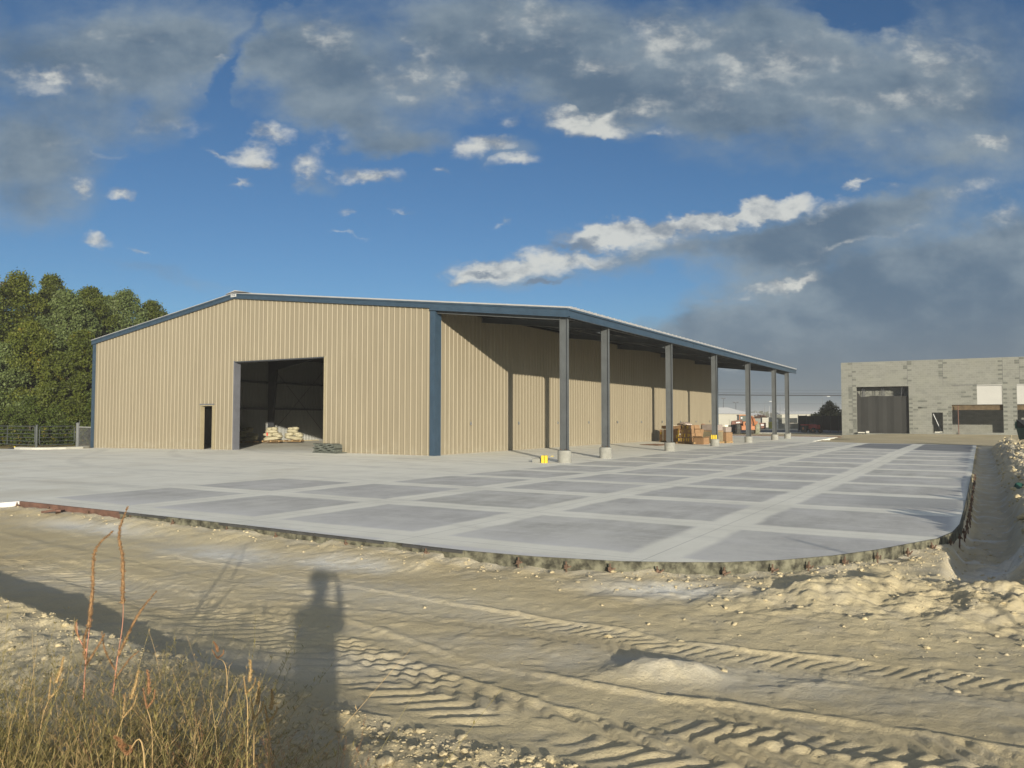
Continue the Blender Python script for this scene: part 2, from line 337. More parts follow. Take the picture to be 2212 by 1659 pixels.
leafmat('leaf_silver', (.105, .135, .045), (.055, .085, .022), (.20, .22, .13))
leafmat('leaf_shrub', (.062, .086, .013), (.036, .058, .010), (.20, .16, .02))
leafmat('leaf_far', (.10, .10, .05), (.07, .075, .035), (.14, .12, .06))
leafmat('leaf_brown', (.13, .08, .055), (.10, .065, .05), (.15, .10, .06))
leafmat('weed_green', (.26, .215, .085), (.15, .135, .045), (.40, .29, .13))
leafmat('weed_tan', (.46, .33, .16), (.32, .22, .10), (.36, .18, .10))
leafmat('weed_red', (.32, .17, .09), (.30, .19, .09), (.33, .08, .06))
mat('seed_head', (.27, .16, .075), .9, var=.35, vscale=60, bump=.8, bscale=200)
mat('stalk', (.47, .22, .14), .7, var=.25, vscale=8)

# ---------------------------------------------------------------- mesh helpers
class MB:
    def __init__(s): s.v = []; s.f = []; s.mi = []; s.cur = 0
    def add(s, vs, fs):
        o = len(s.v); s.v += [tuple(v) for v in vs]; s.f += [tuple(i+o for i in f) for f in fs]; s.mi += [s.cur]*len(fs); return s
    def mat(s, i): s.cur = i; return s
    def box(s, x0, x1, y0, y1, z0, z1):
        return s.add([(x0,y0,z0),(x1,y0,z0),(x1,y1,z0),(x0,y1,z0),(x0,y0,z1),(x1,y0,z1),(x1,y1,z1),(x0,y1,z1)],
                     [(0,3,2,1),(4,5,6,7),(0,1,5,4),(1,2,6,5),(2,3,7,6),(3,0,4,7)])
    def hexa(s, p): return s.add(p, [(0,3,2,1),(4,5,6,7),(0,1,5,4),(1,2,6,5),(2,3,7,6),(3,0,4,7)])
    def rbox(s, c, size, rz=0, tilt=0):
        a, b, h = size[0]/2, size[1]/2, size[2]/2; o = []
        for z in (-h, h):
            for x, y in ((-a,-b),(a,-b),(a,b),(-a,b)):
                x2 = x*math.cos(tilt)-z*math.sin(tilt); z2 = x*math.sin(tilt)+z*math.cos(tilt)
                o.append((c[0]+x2*math.cos(rz)-y*math.sin(rz), c[1]+x2*math.sin(rz)+y*math.cos(rz), c[2]+z2))
        return s.hexa(o)
    def beam(s, p, q, w, h):         # box from p to q, width w (horizontal), height h
        p = Vector(p); q = Vector(q); d = (q-p).normalized()
        up = Vector((0,0,1)) if abs(d.z) < .95 else Vector((0,1,0))
        r = d.cross(up).normalized(); u = r.cross(d).normalized(); o = []
        for e in (p, q):
            for a, b in ((-1,-1),(1,-1),(1,1),(-1,1)): o.append(e + r*(a*w/2) + u*(b*h/2))
        return s.hexa(o)
    def tube(s, pts, rad, n=8, cap=True):
        pts = [Vector(p) for p in pts]; rads = rad if isinstance(rad, (list, tuple)) else [rad]*len(pts); vs = []; fs = []
        for i, p in enumerate(pts):
            d = (pts[min(i+1, len(pts)-1)]-pts[max(i-1, 0)]).normalized()
            up = Vector((0,0,1)) if abs(d.z) < .9 else Vector((1,0,0))
            r = d.cross(up).normalized(); u = r.cross(d)
            for k in range(n):
                a = 2*math.pi*k/n; vs.append(p + (r*math.cos(a)+u*math.sin(a))*rads[i])
        for i in range(len(pts)-1):
            for k in range(n):
                k2 = (k+1) % n; fs.append((i*n+k, i*n+k2, (i+1)*n+k2, (i+1)*n+k))
        if cap: fs.append(tuple(range(n))[::-1]); fs.append(tuple(range((len(pts)-1)*n, len(pts)*n)))
        return s.add(vs, fs)
    def lathe(s, prof, n=24, c=(0,0,0), axis='z'):
        vs = []; fs = []
        for r, h in prof:
            for k in range(n):
                a = 2*math.pi*k/n
                p = (r*math.cos(a), r*math.sin(a), h)
                if axis == 'x': p = (h, r*math.cos(a), r*math.sin(a))
                if axis == 'y': p = (r*math.cos(a), h, r*math.sin(a))
                vs.append((c[0]+p[0], c[1]+p[1], c[2]+p[2]))
        for i in range(len(prof)-1):
            for k in range(n):
                k2 = (k+1) % n; fs.append((i*n+k, i*n+k2, (i+1)*n+k2, (i+1)*n+k))
        fs.append(tuple(range(n))[::-1]); fs.append(tuple(range((len(prof)-1)*n, len(prof)*n)))
        return s.add(vs, fs)
    def quad(s, a, b, c, d): return s.add([a, b, c, d], [(0,1,2,3)])
    def poly(s, pts, z0, z1):       # vertical prism from plan polygon (ccw)
        n = len(pts); vs = [(x, y, z0) for x, y in pts]+[(x, y, z1) for x, y in pts]
        return s.add(vs, [tuple(range(n))[::-1], tuple(range(n, 2*n))]+[(i, (i+1) % n, n+(i+1) % n, n+i) for i in range(n)])
    def build(s, name, mats, parent=None, smooth=False, label=None, kind=None, bevel=0):
        me = bpy.data.meshes.new(name); me.from_pydata(s.v, [], s.f)
        for mn in ([mats] if isinstance(mats, str) else mats): me.materials.append(MATS[mn])
        if not isinstance(mats, str): me.polygons.foreach_set('material_index', s.mi)
        if smooth: me.polygons.foreach_set('use_smooth', [True]*len(s.f))
        me.update()
        o = bpy.data.objects.new(name, me); C.objects.link(o)
        if parent is not None: o.parent = parent
        if label: o['label'] = label
        if kind: o['kind'] = kind
        if bevel:
            bv = o.modifiers.new('bevel', 'BEVEL'); bv.width = bevel; bv.segments = 2; bv.limit_method = 'ANGLE'
        return o
def tag(o, label, cat, group=None):
    o['label'] = label; o['category'] = cat
    if group: o['group'] = group
    return o
def thing(name, label, cat, loc=(0,0,0), rz=0., group=None):
    o = bpy.data.objects.new(name, None); C.objects.link(o); o.empty_display_size = .3
    o.location = loc; o.rotation_euler = (0,0,rz); return tag(o, label, cat, group)
def dup(root, loc, rz=None, label=None):
    r = root.copy(); C.objects.link(r); r.location = loc
    if rz is not None: r.rotation_euler = (0,0,rz)
    if label: r['label'] = label
    for ch in list(root.children):
        c = ch.copy(); C.objects.link(c); c.parent = r
        for g in list(ch.children):
            e = g.copy(); C.objects.link(e); e.parent = c
    return r
def ss(x): x = np.clip(x, 0, 1); return x*x*(3-2*x)

# ---------------------------------------------------------------- numpy noise and terrain
_rs = np.random.RandomState(7); _tab = _rs.rand(256, 256)
def vnoise(x, y):
    xi = np.floor(x).astype(int); yi = np.floor(y).astype(int); fx = x-xi; fy = y-yi
    fx = fx*fx*(3-2*fx); fy = fy*fy*(3-2*fy)
    a = _tab[xi & 255, yi & 255]; b = _tab[(xi+1) & 255, yi & 255]; c = _tab[xi & 255, (yi+1) & 255]; d_ = _tab[(xi+1) & 255, (yi+1) & 255]
    return (a*(1-fx)+b*fx)*(1-fy)+(c*(1-fx)+d_*fx)*fy
def fbm(x, y, o=4, g=.5):
    s = 0; a = 1; n = 0
    for i in range(o): s = s+a*vnoise(x*2**i+17.3*i, y*2**i+9.1*i); n += a; a *= g
    return s/n
PAD = [(-60,-18.45),(3.66,-18.45),(3.7,-18.08),(7.,-18.1),(10.3,-18.16),(12.7,-18.24),(14.3,-18.3),(15.2,-18.22),(16.2,-17.98),(16.75,-17.72),(17.25,-17.42),(17.75,-16.95),(18.2,-16.35),(18.6,-15.62),(18.9,-14.9),
       (19.2,-14.2),(19.36,-13.4),(19.43,-12.4),(19.46,-9.6),(19.5,0.),(19.52,14.),(19.56,29.8),(16.,30.5),(12.7,30.9),(9.4,33.),(8.9,48.2),(3.,49.3),(-24.,50.5),(-24.0,30.),(-24.38,0.5),(-23.75,-.6),(-23.4,-1.8),(-23.6,-3.0),(-25.8,-3.35),(-27.5,-4.2),(-60,-5.6)]
def pdist(poly, x, y):     # signed distance, positive outside; nearest point parameters
    x = np.asarray(x, float); y = np.asarray(y, float); best = np.full(x.shape, 1e9); ins = np.zeros(x.shape, bool); n = len(poly)
    for i in range(n):
        x0, y0 = poly[i]; x1, y1 = poly[(i+1) % n]; dx, dy = x1-x0, y1-y0
        tt = np.clip(((x-x0)*dx+(y-y0)*dy)/(dx*dx+dy*dy), 0, 1)
        best = np.minimum(best, (x-x0-tt*dx)**2+(y-y0-tt*dy)**2)
        cr = ((y0 > y) != (y1 > y)) & (x < (x1-x0)*(y-y0)/((y1-y0) if y1 != y0 else 1e-9)+x0); ins ^= cr
    dd = np.sqrt(best); return np.where(ins, -dd, dd)
def lineproj(line, u, v):  # distance (signed, + = left of travel / farther), arc length, third value interpolated
    best = np.full(u.shape, 1e9); sg = np.zeros(u.shape); al = np.zeros(u.shape); val = np.zeros(u.shape); acc = 0.
    for i in range(len(line)-1):
        x0, y0 = line[i][:2]; x1, y1 = line[i+1][:2]; dx, dy = x1-x0, y1-y0; L = math.hypot(dx, dy)
        raw = ((u-x0)*dx+(v-y0)*dy)/(L*L)
        lo = -99 if i == 0 else 0; hi = 99 if i == len(line)-2 else 1
        tt = np.clip(raw, lo, hi); qx = x0+tt*dx; qy = y0+tt*dy; dd = np.hypot(u-qx, v-qy); m = dd < best
        best = np.where(m, dd, best); sg = np.where(m, np.sign(dx*(v-y0)-dy*(u-x0)), sg); al = np.where(m, acc+tt*L, al)
        if len(line[0]) > 2: val = np.where(m, line[i][2]+np.clip(tt, 0, 1)*(line[i+1][2]-line[i][2]), val)
        acc += L
    return best*sg, al, val
CREST = [(-12,12.1,.07),(-8.5,9.7,.08),(-4.65,7.07,.05),(-2.84,5.93,-.08),(-2.03,5.6,-.18),(-1.38,5.2,-.23),(-.57,4.7,-.25),(0.,4.4,-.26),(.47,4.15,-.26),(1.13,3.8,-.25),(3,2.8,-.24),(12,-1.9,-.18)]
T1 = [(-9,12.5),(-4.5,9.4),(-1.49,7.27),(-.34,6.17),(.21,5.82),(.64,5.55),(.98,5.35),(1.49,5.23),(2.02,4.99),(2.6,4.65),(4,3.9),(8,2)]
T2 = [(-9,14),(-3.5,9.8),(-1,8.1),(.3,7.3),(.9,7.0),(1.4,6.6),(2.2,6.3),(3.3,5.9),(5,5.3),(9,4)]
T3 = [(-6,10.7),(-3,8.1),(-1.6,6.95),(-.6,5.95),(.3,5.2),(1.2,4.7),(2.2,4.25),(4,3.5),(8,1.8)]
CMU0 = (33.03, 78.0); CMUA = math.atan2(-.522, .853)
def height(u, v):
    X = CX+u*RT[0]+v*FW[0]; Y = CY+u*RT[1]+v*FW[1]; r2 = np.hypot(u, v)
    pd = pdist(PAD, X, Y)
    h = np.full(u.shape, -.28)
    far = ss((r2-40)/25)
    h = h*(1-ss((Y+4)/16)*.9)                                  # the lot rises to slab level farther back
    fine = 1-ss((r2-18)/30)
    h = h+(.045*(fbm(u*.45, v*.45, 4)-.5)+.018*(fbm(u*1.7+5, v*1.7, 4)-.5))*(.3+.7*fine)
    # lift of soil against the slab forms
    near = 1-ss(pd/.9); lump = fbm(X*2.3+3, Y*2.3, 5)
    h = h+.085*(1-ss(pd/3.2))*(Y < 5)
    h = np.where(pd > -.05, h+near*(.05+.14*(lump-.40)+.16*(X < 3.6)*(Y < -15)+.04*(X < 14)*(X > 3.6)*(Y < -15))*(Y < 5), h)
    # tractor tracks
    for T, wdt, per, amp, sk, seed in ((T1, .62, .15, .022, .8, 1), (T2, .55, .13, .010, -.8, 2), (T3, .65, .19, .020, .9, 3)):
        dd, al, _ = lineproj(T, u, v)
        dd = dd+.05*(fbm(al*1.3+seed*9, al*0+seed, 3)-.5)*2
        x = -dd/wdt                                             # 0 at far rim, 1 at near rim
        band = ss((x+.02)/.08)*(1-ss((x-.92)/.12))
        ph = al+sk*np.abs(x-.5)*wdt*1.0+.06*(fbm(u*2.2+seed, v*2.2, 3)-.5)*2
        saw = np.mod(ph/per, 1.0); bar = ss(saw/.12)*(1-ss((saw-.35)/.5))
        mod = ss((fbm(al*.7+seed*5, dd*1.1+seed, 3)-.30)/.25)
        h = h+band*(-.010+amp*bar*mod*(.35+.65*ss((u+2.8)/3)))+.018*ss((u+2.5)/3)*np.exp(-((dd-.03)/.035)**2)*ss((fbm(al*1.1+seed, al*0, 3)-.3)/.3)
    # wider churned ripples on the left
    rp_ = .006*np.sin((v*1.0+u*.22+.25*fbm(u*.8, v*.8, 3))*2*math.pi/.27)
    m = np.exp(-((u+2.4)/1.9)**2-((v-6.9)/1.5)**2); h = h+rp_*m*ss((fbm(u*1.3+8, v*2.5, 3)-.35)/.3)
    # small mound
    mm = np.exp(-np.abs((u-1.15-.3*(v-5.9))/.42)**2.2-np.abs((v-5.9)/.2)**2)*(.6+.8*fbm(u*3, v*3, 3)); h = h+mm*(.065+.11*(fbm(u*5, v*5, 5)-.5))
    # foreground berm
    cd, al, cz = lineproj(CREST, u, v)
    rough = fbm(u*4+3, v*4, 5)
    cz2 = cz-.03+.04*(fbm(al*1.6, al*0+3, 4)-.5)+.05*(rough-.5)
    farside = cz2-(cz2-h)*ss(cd/.42+.1*(rough-.5)); nearside = cz2-.13*ss(-cd/1.7)+.045*(rough-.5)+.03*(fbm(u*11, v*11, 3)-.5)
    hb = np.where(cd > 0, farside, nearside); h = np.maximum(np.where(cd > .55, h, hb), np.where(cd > 0, h, -9))
    # ditch and spoil bank along the right-hand slab edge
    EL = [S(19.3,-15.2), S(19.46,-9.6), S(19.5,0.), S(19.56,29.8)]
    ed, ea, _ = lineproj([(p[0], p[1]) for p in EL], u, v); td = -ed
    on = ss((ea+1.6)/2.2)*(1-ss((ea-38)/6))*(td > -1)
    arc = np.mod(ea*.85+.5*(td-.7)**2, 1.); ditch = -.20*ss(td/.2)*(1-ss((td-.65)/.3))
    ditch = ditch+.035*(1-ss(arc/.35))*ss(td/.3)*(1-ss((td-.7)/.25))
    lumps = fbm(X*1.6, Y*1.6, 5); lf = fbm(X*5.5+2, Y*5.5, 4)
    bank = ss((td-.50-.25*(lumps-.5))/.85)*(1-ss((td-3.2)/2.5))
    h = h+on*(ditch+.10*(lf-.5)*ss(td/.3)+bank*(.42-.10*ss((ea-6)/10)+.75*(lumps-.5)+.60*(lf-.5)+.22*(fbm(X*12, Y*12, 3)-.5)))
    # rough heaps at the slab's rounded corner
    m = np.exp(-((u-5.8)/1.6)**2-((v-7.7)/1.1)**2)+1.0*np.exp(-((u-8.2)/1.9)**2-((v-9.0)/2.2)**2)+.5*np.exp(-((u-3.4)/1.2)**2-((v-8.0)/.9)**2)
    m = np.clip(m, 0, 1)*ss((pd-.25)/.7)
    h = h+m*(.50*(fbm(u*1.5+11, v*1.9, 5)-.42)+.20*(fbm(u*5+2, v*5, 5,.6)-.5)+.12)
    m = np.exp(-((u-3.2)/2.3)**2-((v-8.3)/1.)**2)*ss((pd-.2)/.5); h = h+m*.12*(fbm(u*3.4+2, v*3.4, 5)-.45)
    # crumbs everywhere near
    h = h+fine*.016*(fbm(u*9, v*9, 5, .65)-.5)+fine*.007*ss((fbm(u*6+40, v*6, 3)-.62)/.1)
    # rising strip in front of the block building
    bx, by = u-CMU0[0], v-CMU0[1]; lx = bx*math.cos(CMUA)+by*math.sin(CMUA); ly = -bx*math.sin(CMUA)+by*math.cos(CMUA)
    h = h+.20*ss((lx-.0)/5)*ss((ly+9)/7)*(1-ss((ly-25)/10))*(1-ss((lx-40)/10))+.0
    # under the slab the soil stays below it
    h = np.where(pd < -.06, np.minimum(h, -.36), h)
    h = np.where((pd >= -.06) & (pd < .05), np.minimum(h, -.06), h)
    # long rise to a level plain
    h = h*(1-ss((r2-110)/60))+(-.05)*ss((r2-110)/60)
    return h, pd, X, Y
def axis(fine, lo, hi, k, end):
    a = list(np.arange(lo, hi, fine)); s_ = fine; x = hi; 
    while x < end:
        a.append(x); s_ = max(s_, k*abs(x)); 
        if abs(x) > 60: s_ = .08*abs(x)
        x += s_
    a.append(end); return a
vs_ = axis(.019, 2.2, 10.5, .0058, 4200.); back = [2.2-.06*i-.004*i*i for i in range(1, 60)]; back += [back[-1]-8*(1.5**i) for i in range(14)]
vv = np.array(sorted(back+vs_))
up_ = axis(.024, 0, 8.5, .0065, 4200.); uu = np.array([-x for x in up_[:0:-1]]+up_)
U, V = np.meshgrid(uu, vv); H, PD, GX, GY = height(U, V)
nu, nv = len(uu), len(vv)
me = bpy.data.meshes.new('dirt_ground')
co = np.stack([GX, GY, H], -1).reshape(-1, 3).astype(np.float32)
idx = np.arange(nu*nv).reshape(nv, nu); q4 = np.stack([idx[:-1,:-1], idx[:-1,1:], idx[1:,1:], idx[1:,:-1]], -1).reshape(-1, 4)
me.vertices.add(len(co)); me.vertices.foreach_set('co', co.ravel())
me.loops.add(q4.size); me.loops.foreach_set('vertex_index', q4.ravel().astype(np.int32))
me.polygons.add(len(q4)); me.polygons.foreach_set('loop_start', (np.arange(len(q4))*4).astype(np.int32)); me.polygons.foreach_set('use_smooth', np.ones(len(q4), bool))
pale = np.zeros(U.shape)
for (x, y, a, b, rz, w) in [(7.2,-18.75,1.5,.30,0,.9),(11.0,-19.2,1.3,.38,0,.9),(12.9,-19.0,.9,.3,0,.95),(16.9,-18.35,.75,.28,.35,.9),(19.9,-14.6,1.3,.4,1.3,.9),(14.2,-19.9,2.2,.5,0,.3),(11,-21,2,.5,.2,.3),(17.8,-20.5,2.2,.35,.2,.35),(15,-22,1.6,.3,.5,.3)]:
    cx_, sx_ = math.cos(rz), math.sin(rz); ax = ((GX-x)*cx_+(GY-y)*sx_)/a; ay = (-(GX-x)*sx_+(GY-y)*cx_)/b
    pale = np.maximum(pale, w*np.exp(-(ax**2+ay**2)))
pale = np.maximum(pale, .55*ss((GX-19.6)/.1)*(1-ss((GX-21.)/.4))*(GY > -14)*(GY < 28)*.5)
_e = lineproj([S(19.3,-15.2), S(19.46,-9.6), S(19.5,0.), S(19.56,29.8)], U, V); _td = -_e[0]; _arc = np.mod(_e[1]*.85+.5*(_td-.7)**2, 1.)
pale = np.maximum(pale, .95*np.exp(-((_arc-.16)/.11)**2)*ss(_td/.12)*(1-ss((_td-.65)/.4))*(_e[1] > .5)*(_e[1] < 44))
pale = np.maximum(pale, .35*(1-ss(PD/.35))*(PD > 0)*(GY < -10))
grassy = ss((-(U)-22)/2)*ss((V-38)/3)*(1-ss((V-140)/40))*(PD > .4)*(GX < -24.4)
farz = ss((np.hypot(U, V)-130)/40)
zone = np.stack([pale, grassy, farz], -1).reshape(-1, 3).astype(np.float32)
at = me.attributes.new('zone', 'FLOAT_VECTOR', 'POINT'); at.data.foreach_set('vector', zone.ravel())
me.materials.append(MATS['dirt']); me.update(calc_edges=True)
go = bpy.data.objects.new('dirt_ground', me); C.objects.link(go); go['kind'] = 'structure'
def gz(x, y):
    u, v = S(x, y); return float(height(np.array([u]), np.array([v]))[0][0])

# ---------------------------------------------------------------- concrete pad
AX = np.array([-60,-24.4,-12.2,-6.1,0,6.45,60]); AZv = np.array([-.09,-.09,.05,.07,.062,-.05,-.05])
def padz(X, Y):
    X = np.asarray(X, float); Y = np.asarray(Y, float)
    a = np.interp(X, AX, AZv); f1 = ss((Y+11)/9.5); f2 = np.where(X > 1, 1-ss((Y-3)/13), 1-.9*ss((Y-14)/25))
    return a*f1*f2
def pad_mesh():
    xs = np.unique(np.concatenate([np.arange(-60, 20.3, .55)])); ys = np.arange(-19, 51, .55)
    # triangulate the polygon with an inner grid through bmesh-free approach: clip cells
    import bmesh
    bm = bmesh.new(); vsb = [bm.verts.new((x, y, 0)) for x, y in PAD]; bm.faces.new(vsb)
    for x in np.arange(-59, 19.4, 1.07): bmesh.ops.bisect_plane(bm, geom=bm.verts[:]+bm.edges[:]+bm.faces[:], plane_co=(float(x), 0, 0), plane_no=(1, 0, 0))
    for y in np.arange(-17.9, 50, 1.13): bmesh.ops.bisect_plane(bm, geom=bm.verts[:]+bm.edges[:]+bm.faces[:], plane_co=(0, float(y), 0), plane_no=(0, 1, 0))
    ext = bmesh.ops.extrude_face_region(bm, geom=bm.faces[:]); 
    for e in ext['geom']:
        if isinstance(e, bmesh.types.BMVert): e.co.z = -.30
    top = [v_ for v_ in bm.verts if v_.co.z > -.1]
    zz = padz(np.array([v_.co.x for v_ in top]), np.array([v_.co.y for v_ in top]))
    for v_, z_ in zip(top, zz): v_.co.z = float(z_)
    bmesh.ops.recalc_face_normals(bm, faces=bm.faces[:])
    m_ = bpy.data.meshes.new('concrete_pavement'); bm.to_mesh(m_); bm.free(); m_.materials.append(MATS['pad_concrete'])
    o = bpy.data.objects.new('concrete_pavement', m_); C.objects.link(o); o['kind'] = 'structure'
pad_mesh()
def pz(x, y): return float(padz(x, y))

# ---------------------------------------------------------------- metal building
GW = 24.38; OUT = 6.45; LEN = 41.4; CLEN = 42.6
def rz(x):
    if x < -12.19: return 6.13+(x+24.38)*(7.87-6.13)/12.19
    return 7.87-(x+12.19)*(7.87-5.78)/18.64
bld = thing('metal_building', 'long tan ribbed metal warehouse with blue trim and an open side canopy on columns', 'building')
PIT = .3048; RB = .034
def ribprofile(L, start=0.):     # (distance, outward) along a wall of length L
    pr = [(0., 0.)]; x = start+.15
    while x < L-.05:
        for dx, o in ((-.048, 0), (-.016, RB), (.016, RB), (.048, 0), (.10, 0), (.108, .005), (.128, .005), (.136, 0), (.170, 0), (.178, .005), (.198, .005), (.206, 0)):
            if 0 < x+dx < L: pr.append((x+dx, float(o)))
        x += PIT
    pr.append((L, 0.)); return pr
def ribwall(L, P, zt, zb=lambda s: -.3, openings=(), start=0.):
    # P(s, out, z) -> point; openings = (s0, s1, z0, z1)
    pr = ribprofile(L, start); xs = []
    def inter(s):
        for i in range(len(pr)-1):
            if pr[i][0] <= s <= pr[i+1][0]:
                f = (s-pr[i][0])/max(1e-9, pr[i+1][0]-pr[i][0]); return pr[i][1]+f*(pr[i+1][1]-pr[i][1])
        return 0.
    cut = [v_ for o in openings for v_ in o[:2]]
    pts = sorted(pr+[(c_, inter(c_)) for c_ in cut]); mb = MB()
    for (a, oa), (b, ob) in zip(pts[:-1], pts[1:]):
        if b-a < 1e-6: continue
        mid = (a+b)/2; segs = [(zb(mid), None)]
        op = [o for o in openings if o[0] < mid < o[1]]
        ranges = []
        if op:
            if op[0][2] > zb(mid)+.01: ranges.append(('f', zb(mid), op[0][2]))
            ranges.append(('t', op[0][3], None))
        else: ranges.append(('t', zb(mid), None))
        for k, z0, z1 in ranges:
            za = zt(a) if z1 is None else z1; zc = zt(b) if z1 is None else z1
            mb.quad(P(a, oa, z0), P(b, ob, z0), P(b, ob, zc), P(a, oa, za))
    return mb
D1 = (-14.74+GW, -13.76+GW, -.3, 2.30); D2 = (-12.19+GW, -6.04+GW, -.3, 4.44)
ribwall(GW, lambda s, o, z: (s-GW, -o, z), lambda s: rz(s-GW)-.12, openings=[D1, D2]).build('front_wall', 'tan_cladding', bld)
ribwall(LEN, lambda s, o, z: (o, s, z), lambda s: 6.32).build('side_wall', 'tan_cladding', bld)
ribwall(GW, lambda s, o, z: (-s, LEN+o, z), lambda s: rz(-s)-.12).build('back_wall', 'tan_cladding', bld)
ribwall(LEN, lambda s, o, z: (-GW-o, LEN-s, z), lambda s: 6.0).build('side_wall', 'tan_cladding', bld, label='tan ribbed side wall facing the trees')
# roof: standing seam sheet
mb = MB()
def roofpt(x, y, dz): return (x, y, rz(x)+dz)
XR = [(-GW-.10, -12.19), (-12.19, OUT+.05)]
for xa, xb in XR:
    y = -.16; 
    mb.hexa([roofpt(xa, -.16, .012), roofpt(xb, -.16, .012), roofpt(xb, CLEN+.1, .012), roofpt(xa, CLEN+.1, .012), roofpt(xa, -.16, .045), roofpt(xb, -.16, .045), roofpt(xb, CLEN+.1, .045), roofpt(xa, CLEN+.1, .045)])
    y = .30
    while y < CLEN:
        mb.hexa([roofpt(xa, y-.05, .046), roofpt(xb, y-.05, .046), roofpt(xb, y+.05, .046), roofpt(xa, y+.05, .046), roofpt(xa, y-.02, .115), roofpt(xb, y-.02, .115), roofpt(xb, y+.02, .115), roofpt(xa, y+.02, .115)])
        y += .61
roof = mb.build('roof', 'roof_metal', bld)
mb = MB()
for xa, xb in ((-GW, -12.19), (-12.19, OUT-.01)): mb.hexa([roofpt(xa, -.02, -.012), roofpt(xb, -.02, -.012), roofpt(xb, CLEN, -.012), roofpt(xa, CLEN, -.012), roofpt(xa, -.02, .008), roofpt(xb, -.02, .008), roofpt(xb, CLEN, .008), roofpt(xa, CLEN, .008)])
mb.build('roof_shade_sheet', 'dark_steel', bld)  # dark sheet under the roof metal, its colour imitating the canopy shade
m2 = MB(); 
for xa, xb in ((-12.9, -12.19), (-12.19, -11.48)):
    m2.hexa([(xa, -.1, rz(xa)+.12), (xb, -.1, rz(xb)+.12), (xb, CLEN, rz(xb)+.12), (xa, CLEN, rz(xa)+.12), (xa, -.1, rz(xa)+.13+(.0 if xa < -12.8 else .05)), (xb, -.1, rz(xb)+.13+(.05 if xb < -12 else .0)), (xb, CLEN, rz(xb)+.13+(.05 if xb < -12 else .0)), (xa, CLEN, rz(xa)+.13+(.0 if xa < -12.8 else .05))])
m2.build('ridge_cap', 'roof_metal', roof)
m2 = MB(); yy = .02
while yy < CLEN:                       # turned-down panel ends that show as white teeth over the gutter
    m2.hexa([(OUT+.05, yy+.05, rz(OUT)+.0), (OUT+.10, yy+.05, rz(OUT)-.01), (OUT+.10, yy+.56, rz(OUT)-.01), (OUT+.05, yy+.56, rz(OUT)+.0),
             (OUT+.05, yy+.05, rz(OUT)+.055), (OUT+.10, yy+.05, rz(OUT)+.045), (OUT+.10, yy+.56, rz(OUT)+.11), (OUT+.05, yy+.56, rz(OUT)+.115)]); yy += .61
m2.build('panel_end', 'roof_metal', roof)
# rake trim in two steps, and gutter
def slab_x(mb, xa, xb, y0, y1, za, zb_):
    mb.hexa([(xa, y0, rz(xa)+za), (xb, y0, rz(xb)+za), (xb, y1, rz(xb)+za), (xa, y1, rz(xa)+za), (xa, y0, rz(xa)+zb_), (xb, y0, rz(xb)+zb_), (xb, y1, rz(xb)+zb_), (xa, y1, rz(xa)+zb_)])
for xa, xb, hh, lb in ((-GW-.08, -12.19, .23, 'front rake left'), (-12.19, .0, .24, ''), (.0, OUT+.10, .33, '')):
    mb = MB(); slab_x(mb, xa, xb, -.10, -.02, -hh, .008); slab_x(mb, xa, xb, -.135, -.102, -.05, .004); slab_x(mb, xa, xb, -.125, -.102, -hh-.004, -hh+.045)
    mb.build('rake_trim', 'blue_trim', bld)
mb = MB(); slab_x(mb, -GW-.08, -12.19, LEN+.04, LEN+.12, -.23, .008); slab_x(mb, -12.19, OUT+.05, CLEN+.02, CLEN+.10, -.3, .008); mb.build('rake_trim', 'blue_trim', bld)
mb = MB(); zt = rz(OUT); mb.box(OUT, OUT+.07, -.02, CLEN+.02, zt-.345, zt-.004); mb.box(OUT+.072, OUT+.13, -.13, CLEN+.12, zt-.075, zt-.006); mb.box(OUT+.072, OUT+.10, -.13, CLEN+.12, zt-.350, zt-.30)
mb.box(OUT+.073, OUT+.083, 14.9, 14.93, zt-.298, zt-.077); mb.box(OUT+.073, OUT+.083, 28.9, 28.93, zt-.298, zt-.077)
mb.build('gutter', 'blue_trim', bld)
mb = MB(); mb.box(-GW-.14, -GW-.06, -.1, LEN+.1, rz(-GW)-.25, rz(-GW)); mb.build('gutter', 'blue_trim', bld)
# corner trims
MB().box(.002, .27, -.055, .36, -.2, rz(0)-.15).box(.272, .276, .30, .375, -.2, rz(0)-.2).build('corner_trim', 'blue_trim', bld)
MB().box(-GW-.06, -GW+.20, -.05, .2, -.25, rz(-GW)-.15).build('corner_trim', 'blue_trim', bld)
MB().box(.04, .2, LEN-.2, LEN+.05, -.25, rz(0)-.2).build('corner_trim', 'blue_trim', bld)
# name plate on the peak
pl = MB().box(-12.42, -12.02, -.150, -.137, 7.70, 7.84).build('name_plate', 'white_paint', bld)
tc = bpy.data.curves.new('t', 'FONT'); tc.body = 'STAR'; tc.size = .125; tc.extrude = .003; tc.align_x = 'CENTER'; tc.align_y = 'CENTER'
to = bpy.data.objects.new('t', tc); C.objects.link(to); bpy.context.view_layer.update()
tm = bpy.data.meshes.new_from_object(to.evaluated_get(bpy.context.evaluated_depsgraph_get())); bpy.data.objects.remove(to)
tm.materials.clear(); tm.materials.append(MATS['blue_trim']); lt = bpy.data.objects.new('lettering', tm); C.objects.link(lt); lt.parent = pl
lt.location = (-12.22, -.1535, 7.77); lt.rotation_euler = (R(90), 0, 0)
